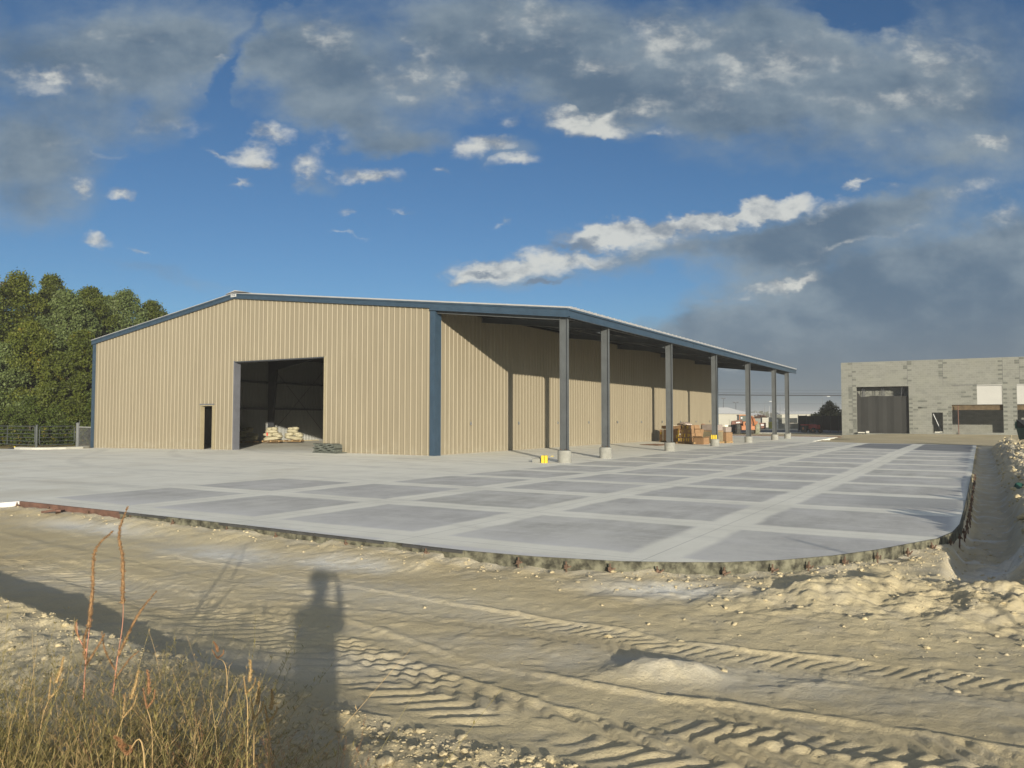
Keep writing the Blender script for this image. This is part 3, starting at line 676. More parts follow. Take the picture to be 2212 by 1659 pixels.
# big doorway: jambs and header
zt2 = D2[3]
MB().box(-12.19, -12.16, -.05, .32, -.25, zt2).build('door_jamb', 'grey_trim', bld)
MB().box(-6.07, -6.04, -.05, .32, -.25, zt2).build('door_jamb', 'door_trim', bld)
MB().box(-12.22, -6.01, -.045, .30, zt2-.03, zt2+.02).build('door_header', 'dark_steel', bld)
mb = MB(); mb.box(-12.24, -12.19, -.052, .0, -.25, zt2+.05).build('door_trim', 'grey_trim', bld)
MB().box(-6.04, -5.96, -.052, .0, -.25, zt2+.05).build('door_trim', 'door_trim', bld)
# personnel doorway with frame
fr = MB(); fr.box(-14.74, -14.69, -.05, .18, -.2, 2.30); fr.box(-13.81, -13.76, -.05, .18, -.2, 2.30); fr.box(-14.69, -13.81, -.05, .18, 2.25, 2.30)
fr.build('door_frame', 'door_trim', bld); MB().box(-14.79, -13.71, -.06, .0, 2.305, 2.36).build('drip_edge', 'grey_trim', bld)
MB().box(-13.71, -13.66, -.052, .0, -.2, 2.30).build('door_trim', 'door_trim', bld)
# inside: frames, girts, purlins
FY = [.5, 6.9, 12.85, 18.8, 26.7, 34.6, 40.9]
for i, fy in enumerate(FY):
    mb = MB()
    for sx, x in ((-1, -GW+.25), (1, -.25)):
        s_ = 1 if x < -12 else -1
        mb.hexa([(x, fy-.10, -.1), (x+s_*.35, fy-.10, -.1), (x+s_*.35, fy+.10, -.1), (x, fy+.10, -.1), (x, fy-.10, rz(x)-.25), (x+s_*.85, fy-.10, rz(x)-.35), (x+s_*.85, fy+.10, rz(x)-.35), (x, fy+.10, rz(x)-.25)])
    for xa, xb, da, db in ((-GW+.3, -12.19, .95, .65), (-12.19, -.3, .65, .95)):
        mb.hexa([(xa, fy-.09, rz(xa)-da-.25), (xb, fy-.09, rz(xb)-db-.25), (xb, fy+.09, rz(xb)-db-.25), (xa, fy+.09, rz(xa)-da-.25), (xa, fy-.09, rz(xa)-.25), (xb, fy-.09, rz(xb)-.25), (xb, fy+.09, rz(xb)-.25), (xa, fy+.09, rz(xa)-.25)])
    mb.build('rigid_frame', 'dark_steel', bld)
for z in (2.30, 4.20):
    MB().box(-GW+.03, -GW+.23, .1, LEN-.1, z-.07, z+.07).build('girt', 'dark_steel', bld)
    MB().box(-.23, -.03, .1, LEN-.1, z-.07, z+.07).build('girt', 'dark_steel', bld)
    MB().box(-GW+.1, -.1, LEN-.23, LEN-.03, z-.07, z+.07).build('girt', 'dark_steel', bld)
MB().beam((-GW+.12, 13., .3), (-GW+.12, 18.7, 5.6), .02, .02).beam((-GW+.12, 18.7, .3), (-GW+.12, 13., 5.6), .02, .02).build('brace_rod', 'dark_steel', bld)
mb = MB()
for k in range(9):
    for s_ in (-1, 1):
        x = -12.19+s_*(.6+k*1.4)
        if -GW+.2 < x < -.2: mb.box(x-.04, x+.04, .1, LEN-.1, rz(x)-.24, rz(x)-.03)
mb.build('roof_purlins', 'dark_steel', bld)
# canopy: columns on round piers, rafters, purlins
CYS = [.10, 3.90, 11.79, 19.68, 27.56, 35.45, 40.17]; CXc = 6.25
def ibeam_col(y):
    m = MB(); z0 = .43; z1 = rz(CXc)-.36
    m.box(CXc-.150, CXc+.150, y-.006, y+.006, z0, z1)
    m.box(CXc-.162, CXc-.150, y-.075, y+.075, z0, z1); m.box(CXc+.150, CXc+.162, y-.075, y+.075, z0, z1)
    m.box(CXc-.19, CXc+.19, y-.13, y+.13, z0-.018, z0-.001); m.box(CXc-.165, CXc+.165, y-.08, y+.08, z1, z1+.015)
    return m
for i, y in enumerate(CYS):
    c = ibeam_col(y).build('canopy_column', 'primer_steel', bld)
    for a in (-.11, .11):
        for b in (-.10, .10): MB().lathe([(.012, .43), (.012, .446), (.022, .446), (.022, .460), (.012, .461), (.012, .475)], 6, (CXc+a, y+b, 0)).build('anchor_bolt', 'rust', c)
    b = pz(CXc, y)
    MB().lathe([(.262, b-.2), (.264, b+.05), (.262, .2), (.264, .38), (.255, .41)], 32, (CXc, y, 0)).build('concrete_pier', 'pier_concrete', bld, smooth=False)
    m = MB(); dp = .42
    if i == 0:
        y2 = y+.0; xs_ = (.30, 6.08)
    else: y2 = y; xs_ = (.04, 6.08)
    for za, zb_, w in ((-dp-.02, -dp, .07), (-dp, -.20, .005), (-.20, -.18, .07)):
        m.hexa([(xs_[0], y2-w, rz(xs_[0])+za), (xs_[1], y2-w, rz(xs_[1])+za), (xs_[1], y2+w, rz(xs_[1])+za), (xs_[0], y2+w, rz(xs_[0])+za),
                (xs_[0], y2-w, rz(xs_[0])+zb_), (xs_[1], y2-w, rz(xs_[1])+zb_), (xs_[1], y2+w, rz(xs_[1])+zb_), (xs_[0], y2+w, rz(xs_[0])+zb_)])
    if i: m.hexa([(5.2, y-.07, rz(5.2)-dp-.03), (6.08, y-.07, rz(6.08)-dp-.20), (6.08, y+.07, rz(6.08)-dp-.20), (5.2, y+.07, rz(5.2)-dp-.03), (5.2, y-.07, rz(5.2)-dp-.021), (6.08, y-.07, rz(6.08)-dp-.19), (6.08, y+.07, rz(6.08)-dp-.19), (5.2, y+.07, rz(5.2)-dp-.021)])
    if i: m.add([(5.2, y, rz(5.2)-dp-.03), (6.08, y, rz(6.08)-dp-.20), (6.08, y, rz(6.08)-dp-.02)], [(0, 1, 2)])
    m.build('canopy_rafter', 'primer_steel' if i == 0 else 'canopy_shade_steel', bld)
for x in (1.1, 2.5, 3.9, 5.2, 6.1):
    MB().box(x-.006, x+.006, .2, CLEN-.1, rz(x)-.19, rz(x)-.02).box(x, x+.07, .2, CLEN-.1, rz(x)-.20, rz(x)-.191).build('canopy_purlin', 'canopy_shade_steel', bld)
mb = MB()
for k in range(6):
    a, b = CYS[k], CYS[k+1]; mb.beam((.3, a+.2, rz(.3)-.25), (6., b-.2, rz(6)-.25), .02, .02); mb.beam((6., a+.2, rz(6)-.25), (.3, b-.2, rz(.3)-.25), .02, .02)
mb.build('brace_rod', 'primer_steel', bld)
for y in (2.97, 7.24, 11.44, 15.37, 19.61, 23.7, 27.75, 31.8, 35.6, 39.4):
    MB().box(.036, .060, y-.035, y+.035, 1.33, 1.47).box(.06, .10, y-.015, y+.015, 1.33, 1.36).box(.085, .10, y-.012, y+.012, 1.36, 1.43).build('wall_hook', 'galv', bld)

# ---------------------------------------------------------------- small things on the pavement
# flat grey bundle beside the big doorway
th = thing('board_bundle', 'low bundle of dark grey foam boards lying on a plank right of the big doorway', 'bundle', (-5.4, -.42, pz(-5.4, -.42)), R(-4))
rnd = random.Random(3)
for k in range(5):
    m = MB(); w = 1.42+rnd.uniform(-.12, .08); ox = rnd.uniform(-.05, .05); n = 12; z = .05+k*.075
    top = []; bot = []; vs = []
    for i in range(n+1):
        x = -w/2+w*i/n+ox; s_ = .02*math.sin(i*1.3+k*2)
        for yy_, zz_ in ((-.25, z+s_), (.22, z+s_), (.22, z+.06+s_), (-.25, z+.06+s_)): vs.append((x, yy_+.02*math.sin(i+k), zz_))
    fs = []
    for i in range(n):
        for j in range(4): fs.append((i*4+j, (i+1)*4+j, (i+1)*4+(j+1) % 4, i*4+(j+1) % 4))
    fs += [(0, 1, 2, 3), tuple(range(n*4, n*4+4))[::-1]]
    m.add(vs, fs).build('board', 'grey_board', th)
MB().box(-.65, .95, -.33, .25, 0.002, .045).build('plank', 'grey_board', th)
# yellow blocks beside the first pier, block next to them
u0 = (5.78, -.62); z0 = pz(*u0)
th = thing('yellow_carton', 'bright yellow pair of cartons standing at the foot of the nearest canopy pier', 'carton', (u0[0], u0[1], z0), R(20))
m = MB()
for k in range(2): m.rbox((-.06+k*.125, 0, .14), (.11, .16, .28), 0)
m.build('carton_body', 'yellow', th, bevel=.012); MB().rbox((.28, .1, .25), (.10, .07, .02)).build('carton_lid', 'yellow', th)
th = MB().rbox((0, 0, .075), (.36, .2, .15)).rbox((.0, .0, .165), (.14, .16, .03)).build('concrete_block', 'pier_concrete', bevel=.01); th.location = (5.42, -.52, pz(5.4, -.5)); tag(th, 'small grey concrete block beside the yellow cartons', 'block')
# yellow sleeves on the fourth pier
for k, lb in enumerate(('leftmost yellow paint can on the pier behind the cardboard pallets', 'middle yellow paint can of three on the fourth canopy pier', 'rightmost yellow paint can of three on the fourth canopy pier')):
    a = thing('paint_can', lb, 'paint can', (CXc-.145+k*.125, 19.68-.15-.02*(k % 2), .412), 0, 'yellow cans on the fourth pier')
    MB().lathe([(.052, 0), (.055, .01), (.055, .215), (.057, .22), (.057, .23), (.045, .232)], 16).build('can_body', 'yellow', a, smooth=False)
    MB().lathe([(.044, .2325), (.046, .245), (.03, .25)], 16).build('lid', 'yellow', a)
# flat brown board on the slab under the canopy
pts = [(1.71, 19.17), (3.29, 18.16), (3.55, 19.9), (2.1, 20.84)]
o = MB().poly(pts, pz(2.5, 19.5)+.012, pz(2.5, 19.5)+.035).build('flat_board', 'brown_board'); tag(o, 'flat brown sheet lying on the slab under the canopy', 'board')
# pallets
def pallet_parts(par, w=1.2, d=1.0):
    m = MB()
    for k in range(6): y = -d/2+.05+k*(d-.1)/5; m.box(-w/2, w/2, y-.045, y+.045, .105, .127)
    for x in (-w/2+.04, 0, w/2-.04): m.box(x-.045, x+.045, -d/2, d/2, .022, .104)
    for y in (-d/2+.06, 0, d/2-.06): m.box(-w/2, w/2, y-.05, y+.05, .0, .021)
    m.build('pallet', 'pallet_wood', par)
FA = R(-28)
bz = pz(1.9, 24.9)
th = thing('carton_pallet', 'pallet of large cardboard boxes bound with pale tape, nearest the tan wall', 'pallet', (1.95, 24.9, bz), R(-22))
pallet_parts(th, 1.75, 1.1)
m = MB(); m.rbox((-.45, -.05, .50), (.86, .95, .74)).rbox((.44, -.03, .52), (.84, .97, .78)).build('cardboard_box', 'cardboard', th, bevel=.02)
MB().rbox((-.02, .0, 1.03), (1.5, .9, .22)).build('cardboard_box', 'cardboard', th, bevel=.02)
m = MB()
for x in (-.55, .25): m.rbox((x, -.535, .55), (.05, .012, .85)); m.rbox((x, -.05, 1.148), (.05, .9, .012))
m.build('tape', 'white_tape', th)
MB().rbox((-.75, -.53, .62), (.10, .01, .16)).build('printed_label', 'cardboard_print', th); MB().rbox((.66, -.525, .42), (.12, .01, .22)).build('printed_label', 'cardboard_print', th)
b2 = thing('wrapped_bundle', 'clear-wrapped bundle lying on top of the boxes behind the yellow-printed cartons', 'bundle', (2.75, 24.6, bz+1.14), R(-20))
rr = random.Random(9); vs = []; m = MB()
for k in range(5): 
    y_ = -.2+k*.1; m.tube([(-.42+rr.uniform(-.05, .05), y_, .08+rr.uniform(0, .05)), (-.1, y_+.02, .16+rr.uniform(0, .06)), (.2, y_-.02, .15+rr.uniform(0, .05)), (.5+rr.uniform(-.05, .05), y_, .06)], [.05, .075, .075, .05], 8)
m.build('wrap', 'shrink_wrap', b2, smooth=True)
th = thing('carton_pallet', 'light wood pallet heaped with small cardboard cartons printed in yellow', 'pallet', (3.72, 22.75, pz(3.7, 22.8)), R(-32))
pallet_parts(th, 1.6, 1.0)
rr = random.Random(4); k2 = 0
for row, (n, zb_) in enumerate(((5, .13), (4, .42), (4, .68), (3, .93))):
    for k in range(n):
        x = -.62+k*(1.24/(n-.001))+.12+rr.uniform(-.03, .03); sx = rr.uniform(.22, .3)
        for yb in (-.25, .22):
            a = rr.uniform(-.12, .12) if row < 2 else rr.uniform(-.4, .4); ti = 0 if row < 2 else rr.uniform(-.25, .25)
            b = MB().rbox((x, yb, zb_+.14), (sx, .40, .26), a, ti).build('carton', 'cardboard', th, bevel=.008)
            if yb < 0:
                yo = yb-.203
                MB().rbox((x-sx*.22, yo, zb_+.14), (sx*.3, .006, .20), 0, ti).build('printed_label', 'cardboard_print', b)
                if rr.random() < .5: MB().rbox((x+sx*.3, yo, zb_+.16), (sx*.2, .006, .12), 0, ti).build('printed_label', 'cardboard_print', b)
MB().rbox((-.42, -.462, .62), (.14, .01, .09)).build('shipping_label', 'white_tape', th)
th = thing('open_box', 'open olive-brown cardboard box on the slab beside the yellow-printed cartons', 'box', (4.62, 22.3, pz(4.6, 22.3)), R(-20))
m = MB(); m.box(-.38, .38, -.28, .28, 0, .03); m.box(-.38, -.36, -.28, .28, .031, .42); m.box(.36, .38, -.28, .28, .031, .42); m.box(-.359, .359, -.28, -.26, .031, .42); m.box(-.359, .359, .26, .28, .031, .42)
m.build('box_body', 'cardboard', th); MB().hexa([(-.37, -.28, .42), (.37, -.28, .42), (.37, -.29, .42), (-.37, -.29, .42), (-.37, -.42, .52), (.37, -.42, .52), (.37, -.43, .51), (-.37, -.43, .51)]).hexa([(.37, -.27, .42), (.385, -.27, .42), (.385, .27, .42), (.37, .27, .42), (.52, -.27, .50), (.53, -.27, .49), (.53, .27, .49), (.52, .27, .5)]).build('flap', 'cardboard', th)
th = MB().rbox((0, 0, .5), (.42, .30, .95), 0, R(-12)).build('leaning_carton', 'cardboard', bevel=.01); th.location = (4.05, 23.6, pz(4, 23.5)); th.rotation_euler = (0, 0, R(-25)); tag(th, 'tall plain carton leaning between the two middle pallets', 'carton')
th = thing('block_pallet', 'pallet of thin stacked slabs under torn clear wrap, partly behind the fourth column', 'pallet', (4.50, 24.95, pz(4.7, 25.2)), R(-20)); th.scale = (.78, .9, 1)
pallet_parts(th, 1.7, 1.0)
m = MB()
for k in range(11): m.rbox((rr.uniform(-.01, .01), rr.uniform(-.01, .01), .155+k*.058), (1.55, .9, .046))
m.build('slab_stack', 'block_stack', th)
MB().rbox((0, 0, .80), (1.6, .94, .05)).build('top_board', 'pallet_wood', th); MB().rbox((.05, 0, 1.03), (1.45, .86, .40), .0).build('wrapped_goods', 'shrink_wrap', th, bevel=.05)
MB().rbox((-.72, -.2, 1.05), (.22, .3, .46), .2).build('carton', 'brown_board', th, bevel=.02)
th = thing('block_pallet', 'stack of brown cartons under clear wrap right of the fourth column', 'pallet', (5.2, 25.75, pz(5.9, 25.7)), R(-20)); th.scale = (.8, .8, 1)
pallet_parts(th, .8, .9)
MB().rbox((0, 0, .42), (.75, .85, .58)).build('carton', 'cardboard', th, bevel=.02); MB().rbox((-.03, 0, .90), (.68, .8, .36), .05).build('wrapped_goods', 'shrink_wrap', th, bevel=.05); MB().rbox((-.1, 0, 1.15), (.4, .5, .14), .1).build('carton', 'white_tape', th, bevel=.02)

# sacks on pallets inside
import bmesh
def lump(w, d_, h, seed):
    bm = bmesh.new(); bmesh.ops.create_icosphere(bm, subdivisions=4, radius=1.); vs = np.array([v_.co for v_ in bm.verts]); n = fbm(vs[:, 0]*2.2+seed*5+20, vs[:, 1]*2.2+vs[:, 2]*3+40, 4)
    for v_, p, k in zip(bm.verts, vs, n):
        s_ = 1+.5*(k-.5); x, y, z = p
        sx = math.copysign(abs(x)**.75, x); sy = math.copysign(abs(y)**.75, y); sz = math.copysign(abs(z)**.7, z)
        v_.co = (sx*w/2*s_, sy*d_/2*s_, h/2+sz*h/2*s_)
    m_ = bpy.data.meshes.new('sack'); bm.to_mesh(m_); bm.free(); m_.polygons.foreach_set('use_smooth', [True]*len(m_.polygons)); return m_
def sackpile(loc, rzv, label, mt, seed, red=False):
    th = thing('sack_pallet', label, 'pallet', (loc[0], loc[1], .045), rzv); th.scale = (.80, .80, .85); pallet_parts(th, 1.45, 1.1); r_ = random.Random(seed)
    for (x, y, z, w, d_, h) in ((0, 0, .13, 1.45, 1.05, .30), (-.33, -.1, .42, .75, .8, .30), (.36, .0, .42, .75, .85, .32), (-.1, -.1, .70, 1.0, .8, .26), (-.25, 0, .90, .5, .5, .24), (.15, -.05, .92, .55, .55, .26), (.55, -.2, .35, .6, .7, .28)):
        m_ = lump(w, d_, h, seed+x*3+z); m_.materials.append(MATS[mt]); o = bpy.data.objects.new('sack', m_); C.objects.link(o); o.parent = th; o.location = (x, y, z); o.rotation_euler = (0, r_.uniform(-.12, .12), r_.uniform(-.3, .3))
    if red: MB().rbox((-.30, -.53, .62), (.12, .03, .24), 0, .1).rbox((.45, -.46, .52), (.2, .03, .07), 0, .3).build('red_print', 'red_print', th)
sackpile((-20.75, 10.2), R(31), 'sunlit cream sacks with red print piled on a pallet inside the doorway', 'cream_bag', 1, True)
sackpile((-20.4, 11.75), R(31), 'sunlit plain cream sacks on the right-hand pallet inside the doorway', 'cream_bag', 2)
sackpile((-20.95, 8.3), R(31), 'shaded pallet of sacks with shade in their colour at the left of the dark doorway', 'shade_toned_bag', 3)
th = MB().rbox((0, 0, .09), (.55, .4, .18)).rbox((.2, 0, .24), (.12, .12, .13)).rbox((.0, .05, .22), (.14, .2, .08)).build('block_pile', 'pier_concrete', bevel=.01); th.location = (-13.95, .75, .045); tag(th, 'small pale blocks lying just inside the personnel doorway', 'block')

# ---------------------------------------------------------------- slab edge: forms and stakes
def offs(i0, i1, off):
    out = []
    for i in range(i0, i1+1):
        a = Vector(PAD[i-1]) if i > i0 else Vector(PAD[i]); b = Vector(PAD[i+1]) if i < i1 else Vector(PAD[i])
        d_ = (b-a).normalized(); out.append((PAD[i][0]+d_.y*off, PAD[i][1]-d_.x*off))
    return out
def formstrip(i0, i1, mt, name, label, top, bot, t0=.012, t1=.05, cat='form board', jit=0.):
    A = offs(i0, i1, t0); B = offs(i0, i1, t1); m = MB()
    for k in range(len(A)-1):
        m.hexa([(*A[k], bot), (*B[k], bot), (*B[k+1], bot), (*A[k+1], bot), (*A[k], top), (*B[k], top), (*B[k+1], top), (*A[k+1], top)])
    return tag(m.build(name, mt), label, cat)
formstrip(2, 3, 'form_red', 'form_board', 'red steel form board at the left end of the slab edge', +.002, -.22, .002, .04)
formstrip(3, 6, 'form_grey', 'form_board', 'long straight muddy form board along the front slab edge', +.002, -.24, .002, .04)
es = thing('edge_strip', 'thin black edging strip along the straight front slab edge', 'edging')
r_ = random.Random(2); EA = offs(3, 6, .042); EB = offs(3, 6, .062)
for k in range(3):
    n = 5
    for j in range(n):
        if r_.random() < .22: continue
        f0, f1 = j/n, (j+.97)/n; P0 = [tuple(np.array(E[k])*(1-f)+np.array(E[k+1])*f) for f in (f0, f1) for E in (EA, EB)]
        MB().hexa([(*P0[0], -.030), (*P0[1], -.030), (*P0[3], -.030), (*P0[2], -.030), (*P0[0], .004), (*P0[1], .004), (*P0[3], .004), (*P0[2], .004)]).build('strip_segment', 'form_black', es)
formstrip(6, 19, 'form_grey', 'form_board', 'curved thin form board bent round the rounded slab corner', +.002, -.26, .002, .020)
# stakes
def stake():
    t_ = thing('form_stake', 'rusty form stake at the left end of the red form board', 'stake', (0, 0, 0), 0, 'form stakes along the slab edge')
    MB().tube([(0, 0, -.25), (0, 0, .055)], .010, 8).build('pin', 'rust', t_)
    MB().box(-.018, .018, -.014, .02, -.02, .018).rbox((.03, -.022, -.005), (.085, .012, .014), .3, .35).build('clamp', 'rust', t_); return t_
def ordn(n):
    w = ['', 'first', 'second', 'third', 'fourth', 'fifth', 'sixth', 'seventh', 'eighth', 'ninth', 'tenth', 'eleventh', 'twelfth', 'thirteenth', 'fourteenth', 'fifteenth', 'sixteenth', 'seventeenth', 'eighteenth', 'nineteenth']
    if n < 20: return w[n]
    return {2: 'twent', 3: 'thirt', 4: 'fort', 5: 'fift', 6: 'sixt'}[n//10]+('ieth' if n % 10 == 0 else 'y-'+w[n % 10])
cnt = 1; st0 = stake(); first = True; acc = 0.; r_ = random.Random(6)
for i in range(2, 22):
    a = Vector(PAD[i]); b = Vector(PAD[i+1]); L = (b-a).length; n_ = Vector(((b-a).y, -(b-a).x)).normalized()
    step = 1.1 if i < 6 else (.62 if i < 19 else 1.0)
    while acc < L:
        p = a+(b-a)*(acc/L)+n_*.085; zz = -.075+r_.uniform(-.02, .012)
        lo = (p.x, p.y, zz); rot = math.atan2((b-a).y, (b-a).x)+r_.uniform(-.3, .3)
        if p.y < 2:
            if first: st0.location = lo; st0.rotation_euler = (0, 0, rot); first = False
            else:
                cnt += 1; s_ = dup(st0, lo, rot, 'rusty form stake, %s from the red form board along the slab edge' % ordn(cnt)); s_.rotation_euler = (r_.uniform(-.12, .12), r_.uniform(-.12, .12), rot)
        acc += step*r_.uniform(.75, 1.3)
    acc -= L
m = MB().rbox((0, 0, .05), (.34, .10, .04), .2, .15).rbox((.1, .08, .03), (.22, .08, .03), -.5, .3).build('red_scrap', 'form_red'); m.location = (5.35, -18.42, gz(5.35, -18.42)+.03); tag(m, 'bent orange-red scrap leaning at the red form board', 'scrap')
# kerb island and straight strip in front of the gate
kp = [(-25.85, -3.42), (-25.6, -3.62), (-24.9, -3.66), (-24.0, -3.50), (-23.45, -3.05), (-23.1, -2.2), (-23.2, -1.2), (-23.7, -.55), (-24.2, -.35)]
ki = [(-25.85, -3.2), (-25.6, -3.35), (-24.9, -3.38), (-24.15, -3.24), (-23.68, -2.85), (-23.38, -2.1), (-23.48, -1.28), (-23.85, -.75), (-24.2, -.6)]
m = MB()
for k in range(len(kp)-1): m.hexa([(*kp[k], -.2), (*kp[k+1], -.2), (*ki[k+1], -.2), (*ki[k], -.2), (*kp[k], .03), (*kp[k+1], .03), (*ki[k+1], .05), (*ki[k], .05)])
o = m.build('kerb', 'kerb_concrete'); o['kind'] = 'structure'
# red form line at the far slab end
o = MB().beam((-6, 49.7, .02), (9.2, 48.3, .0), .08, .10).build('form_board', 'form_red'); tag(o, 'distant red form board along the far end of the slab', 'form board')
m = MB().lathe([(.03, 0), (.11, .01), (.12, .14), (.10, .15)], 12).build('green_bucket', 'green_paint'); m.location = (20.45, -4.9, gz(20.45, -4.9)); m.rotation_euler = (.9, 0, .5); tag(m, 'small green can lying in the shaded ditch', 'can')

# ---------------------------------------------------------------- block building on the right
x_, y_ = W(*CMU0)
cm = thing('block_building', 'unfinished roofless grey concrete block building with dark doorway and white covered windows', 'building', (x_, y_, 0), ANG+CMUA)
OPS = [(1.39, 6.03, .20, 4.78), (7.96, 8.87, .28, 2.22), (11.67, 13.65, 2.94, 4.77), (9.63, 13.70, .36, 2.939), (14.77, 16.8, 2.94, 4.77), (14.77, 18.8, .36, 2.939), (21., 25., .36, 3.2)]
def wallgrid(x0, x1, z0, z1, y0, y1, ops):
    xs = sorted({x0, x1}|{o[0] for o in ops}|{o[1] for o in ops}); zs = sorted({z0, z1}|{o[2] for o in ops}|{o[3] for o in ops}); m = MB()
    def solid(i, k):
        if not (0 <= i < len(xs)-1 and 0 <= k < len(zs)-1): return False
        cx, cz = (xs[i]+xs[i+1])/2, (zs[k]+zs[k+1])/2; return not any(o[0] < cx < o[1] and o[2] < cz < o[3] for o in ops)
    for i in range(len(xs)-1):
        for k in range(len(zs)-1):
            if not solid(i, k): continue
            a, b, c_, d_ = xs[i], xs[i+1], zs[k], zs[k+1]
            m.quad((a, y0, c_), (b, y0, c_), (b, y0, d_), (a, y0, d_)); m.quad((b, y1, c_), (a, y1, c_), (a, y1, d_), (b, y1, d_))
            if not solid(i-1, k): m.quad((a, y1, c_), (a, y0, c_), (a, y0, d_), (a, y1, d_))
            if not solid(i+1, k): m.quad((b, y0, c_), (b, y1, c_), (b, y1, d_), (b, y0, d_))
            if not solid(i, k+1): m.quad((a, y0, d_), (b, y0, d_), (b, y1, d_), (a, y1, d_))
            if not solid(i, k-1): m.quad((a, y0, c_), (a, y1, c_), (b, y1, c_), (b, y0, c_))
    return m
H0 = 7.24
fwall = wallgrid(0, 30, -.2, H0, 0, .2, OPS).build('front_wall', 'block', cm)
wallgrid(.21, 30, -.2, 5.6, 6.0, 6.2, [(18, 19, 0, 2.2)]).build('inner_wall', 'block', cm)
wallgrid(.9, 6.6, -.2, 5.5, 1.5, 1.7, []).build('partition_wall', 'block', cm)
m = MB(); m.box(0, .2, .201, 24, -.2, H0); m.build('side_wall', 'block', cm); MB().box(29.8, 30, .201, 24, -.2, H0).build('side_wall', 'block', cm); MB().box(0, 30, 24.01, 24.2, -.2, H0).build('back_wall', 'block', cm)
r_ = random.Random(8)
class TB:
    def box(s, *a): MB().box(*a).build('toned_block', 'block_dark', fwall)
m = TB()
for xj, z0, z1 in ((1.02, 0, H0), (5.95, 5.2, H0), (8.95, 5.0, H0), (13.72, 4.9, H0), (15.0, 4.9, H0)):
    k = int(z0/.2)
    while k*.2 < z1-.21:
        if r_.random() < .62: s_ = r_.choice((-1, 1)); m.box(xj-.01 if s_ > 0 else xj-.36, xj+.36 if s_ > 0 else xj+.01, -.004, .0, k*.2+.012, k*.2+.19)
        k += 1
for xj, s_, z0, z1 in ((1.37, -1, .4, 4.6), (6.05, 1, .3, 3.6), (9.61, -1, .5, 2.9), (8.9, 1, .4, 2.1), (11.65, -1, 3., 4.7), (13.72, 1, .6, 4.6), (14.75, -1, .6, 4.6)):
    k = int(z0/.2)+1
    while k*.2 < z1:
        if k % 2: m.box(min(xj, xj+s_*.30), max(xj, xj+s_*.30), -.0045, .0, k*.2+.012, k*.2+.19)
        k += 1
for k in range(30): 
    a = r_.uniform(6.2, 13.5); z = int(r_.uniform(.5, 3.6 if a < 9.3 else 4.4)/.2)*.2
    if any(o[0]-.5 < a < o[1] and o[2]-.2 < z < o[3] for o in OPS): continue
    a = round(a/.4)*.4; m.box(a, a+r_.choice((.39, .79)), -.0035, .0, z+.012, z+.19)
for xj, z0 in ((1.02, .1), (5.95, 4.9), (8.95, 4.8), (13.72, 4.9), (15.0, 4.9)): MB().box(xj-.009, xj+.009, -.006, .0, z0, H0).build('control_joint', 'dark_steel', fwall)
MB().box(9.63, 11.67, -.01, .0, 4.76, 4.80).build('steel_lintel', 'dark_steel', fwall)
for a, b in ((11.67, 13.65), (14.77, 16.8)):
    w = MB().box(a+.005, b-.005, .03, .06, 2.95, 4.66).build('window_cover', 'white_sheet', cm); MB().box(a+.005, b-.005, -.03, .06, 4.70, 4.765).build('flashing', 'white_sheet', cm)
for a, b in ((9.63, 13.70), (14.77, 18.8)):
    MB().box(a+.005, b-.005, .25, .30, 2.45, 2.93).build('header_board', 'header_wood', cm)
m = MB(); n = 14; vs = []
for i in range(n+1):
    x = 1.40+4.62*i/n; zt_ = 3.85+(.0 if i > 6 else -.06*math.sin(i))+(.55 if i == 0 else 0)
    vs += [(x, .28+.03*math.sin(i*1.7), .24), (x, .28+.03*math.sin(i*1.7), zt_), (x, .30+.03*math.sin(i*1.7), zt_), (x, .30+.03*math.sin(i*1.7), .24)]
fs = []
for i in range(n):
    for j in range(4): fs.append((i*4+j, i*4+(j+1) % 4, i*4+4+(j+1) % 4, i*4+4+j))
m.add(vs, fs+[(0, 3, 2, 1), (n*4, n*4+1, n*4+2, n*4+3)]).build('tarp', 'tarp', cm)
sc_ = thing('scaffold', 'scaffold frames showing above the dark tarp in the wide doorway', 'scaffold', W(*CMU0)+(0.2,), ANG+CMUA)
m = MB()
for x in (1.85, 2.02, 3.6, 3.78, 5.35, 5.52):
    m.tube([(x, .6, 0), (x, .6, 5.0)], .025, 6); m.tube([(x, 1.25, 0), (x, 1.25, 5.0)], .025, 6)
m.build('scaffold_post', 'dark_steel', sc_)
m = MB()
for a, b in ((2.02, 3.6), (3.78, 5.35)): m.tube([(a, .6, 3.7), ((a+b)/2, .6, 4.5), (b, .6, 3.8)], .015, 6); m.tube([(a, .6, 4.5), (b, .6, 4.5)], .015, 6)
m.box(5.3, 5.9, .5, .55, 4.1, 4.16); m.box(5.3, 5.9, .5, .55, 4.4, 4.45); m.build('cross_brace', 'dark_steel', sc_)
th = MB().beam((8.05, .30, 2.1), (8.72, .5, .35), .10, .06).build('leaning_plank', 'galv'); th.location = W(*CMU0)+(0,); th.rotation_euler = (0, 0, ANG+CMUA); tag(th, 'grey plank leaning across the narrow doorway of the block building', 'plank')
th = MB().rbox((8.35, .1, .36), (.4, .25, .12), .2).rbox((8.7, .15, .38), (.22, .2, .16), -.3).build('rubble', 'kerb_concrete'); th.location = W(*CMU0)+(0,); th.rotation_euler = (0, 0, ANG+CMUA); tag(th, 'pale block rubble on the narrow doorway threshold', 'rubble')
th = MB().rbox((1.9, -.25, .27), (.8, .25, .12), .1).rbox((2.35, -.3, .33), (.3, .25, .2), .4).build('rubble', 'kerb_concrete'); th.location = W(*CMU0)+(0,); th.rotation_euler = (0, 0, ANG+CMUA); tag(th, 'pale rubble at the left foot of the wide tarp-hung doorway', 'rubble')
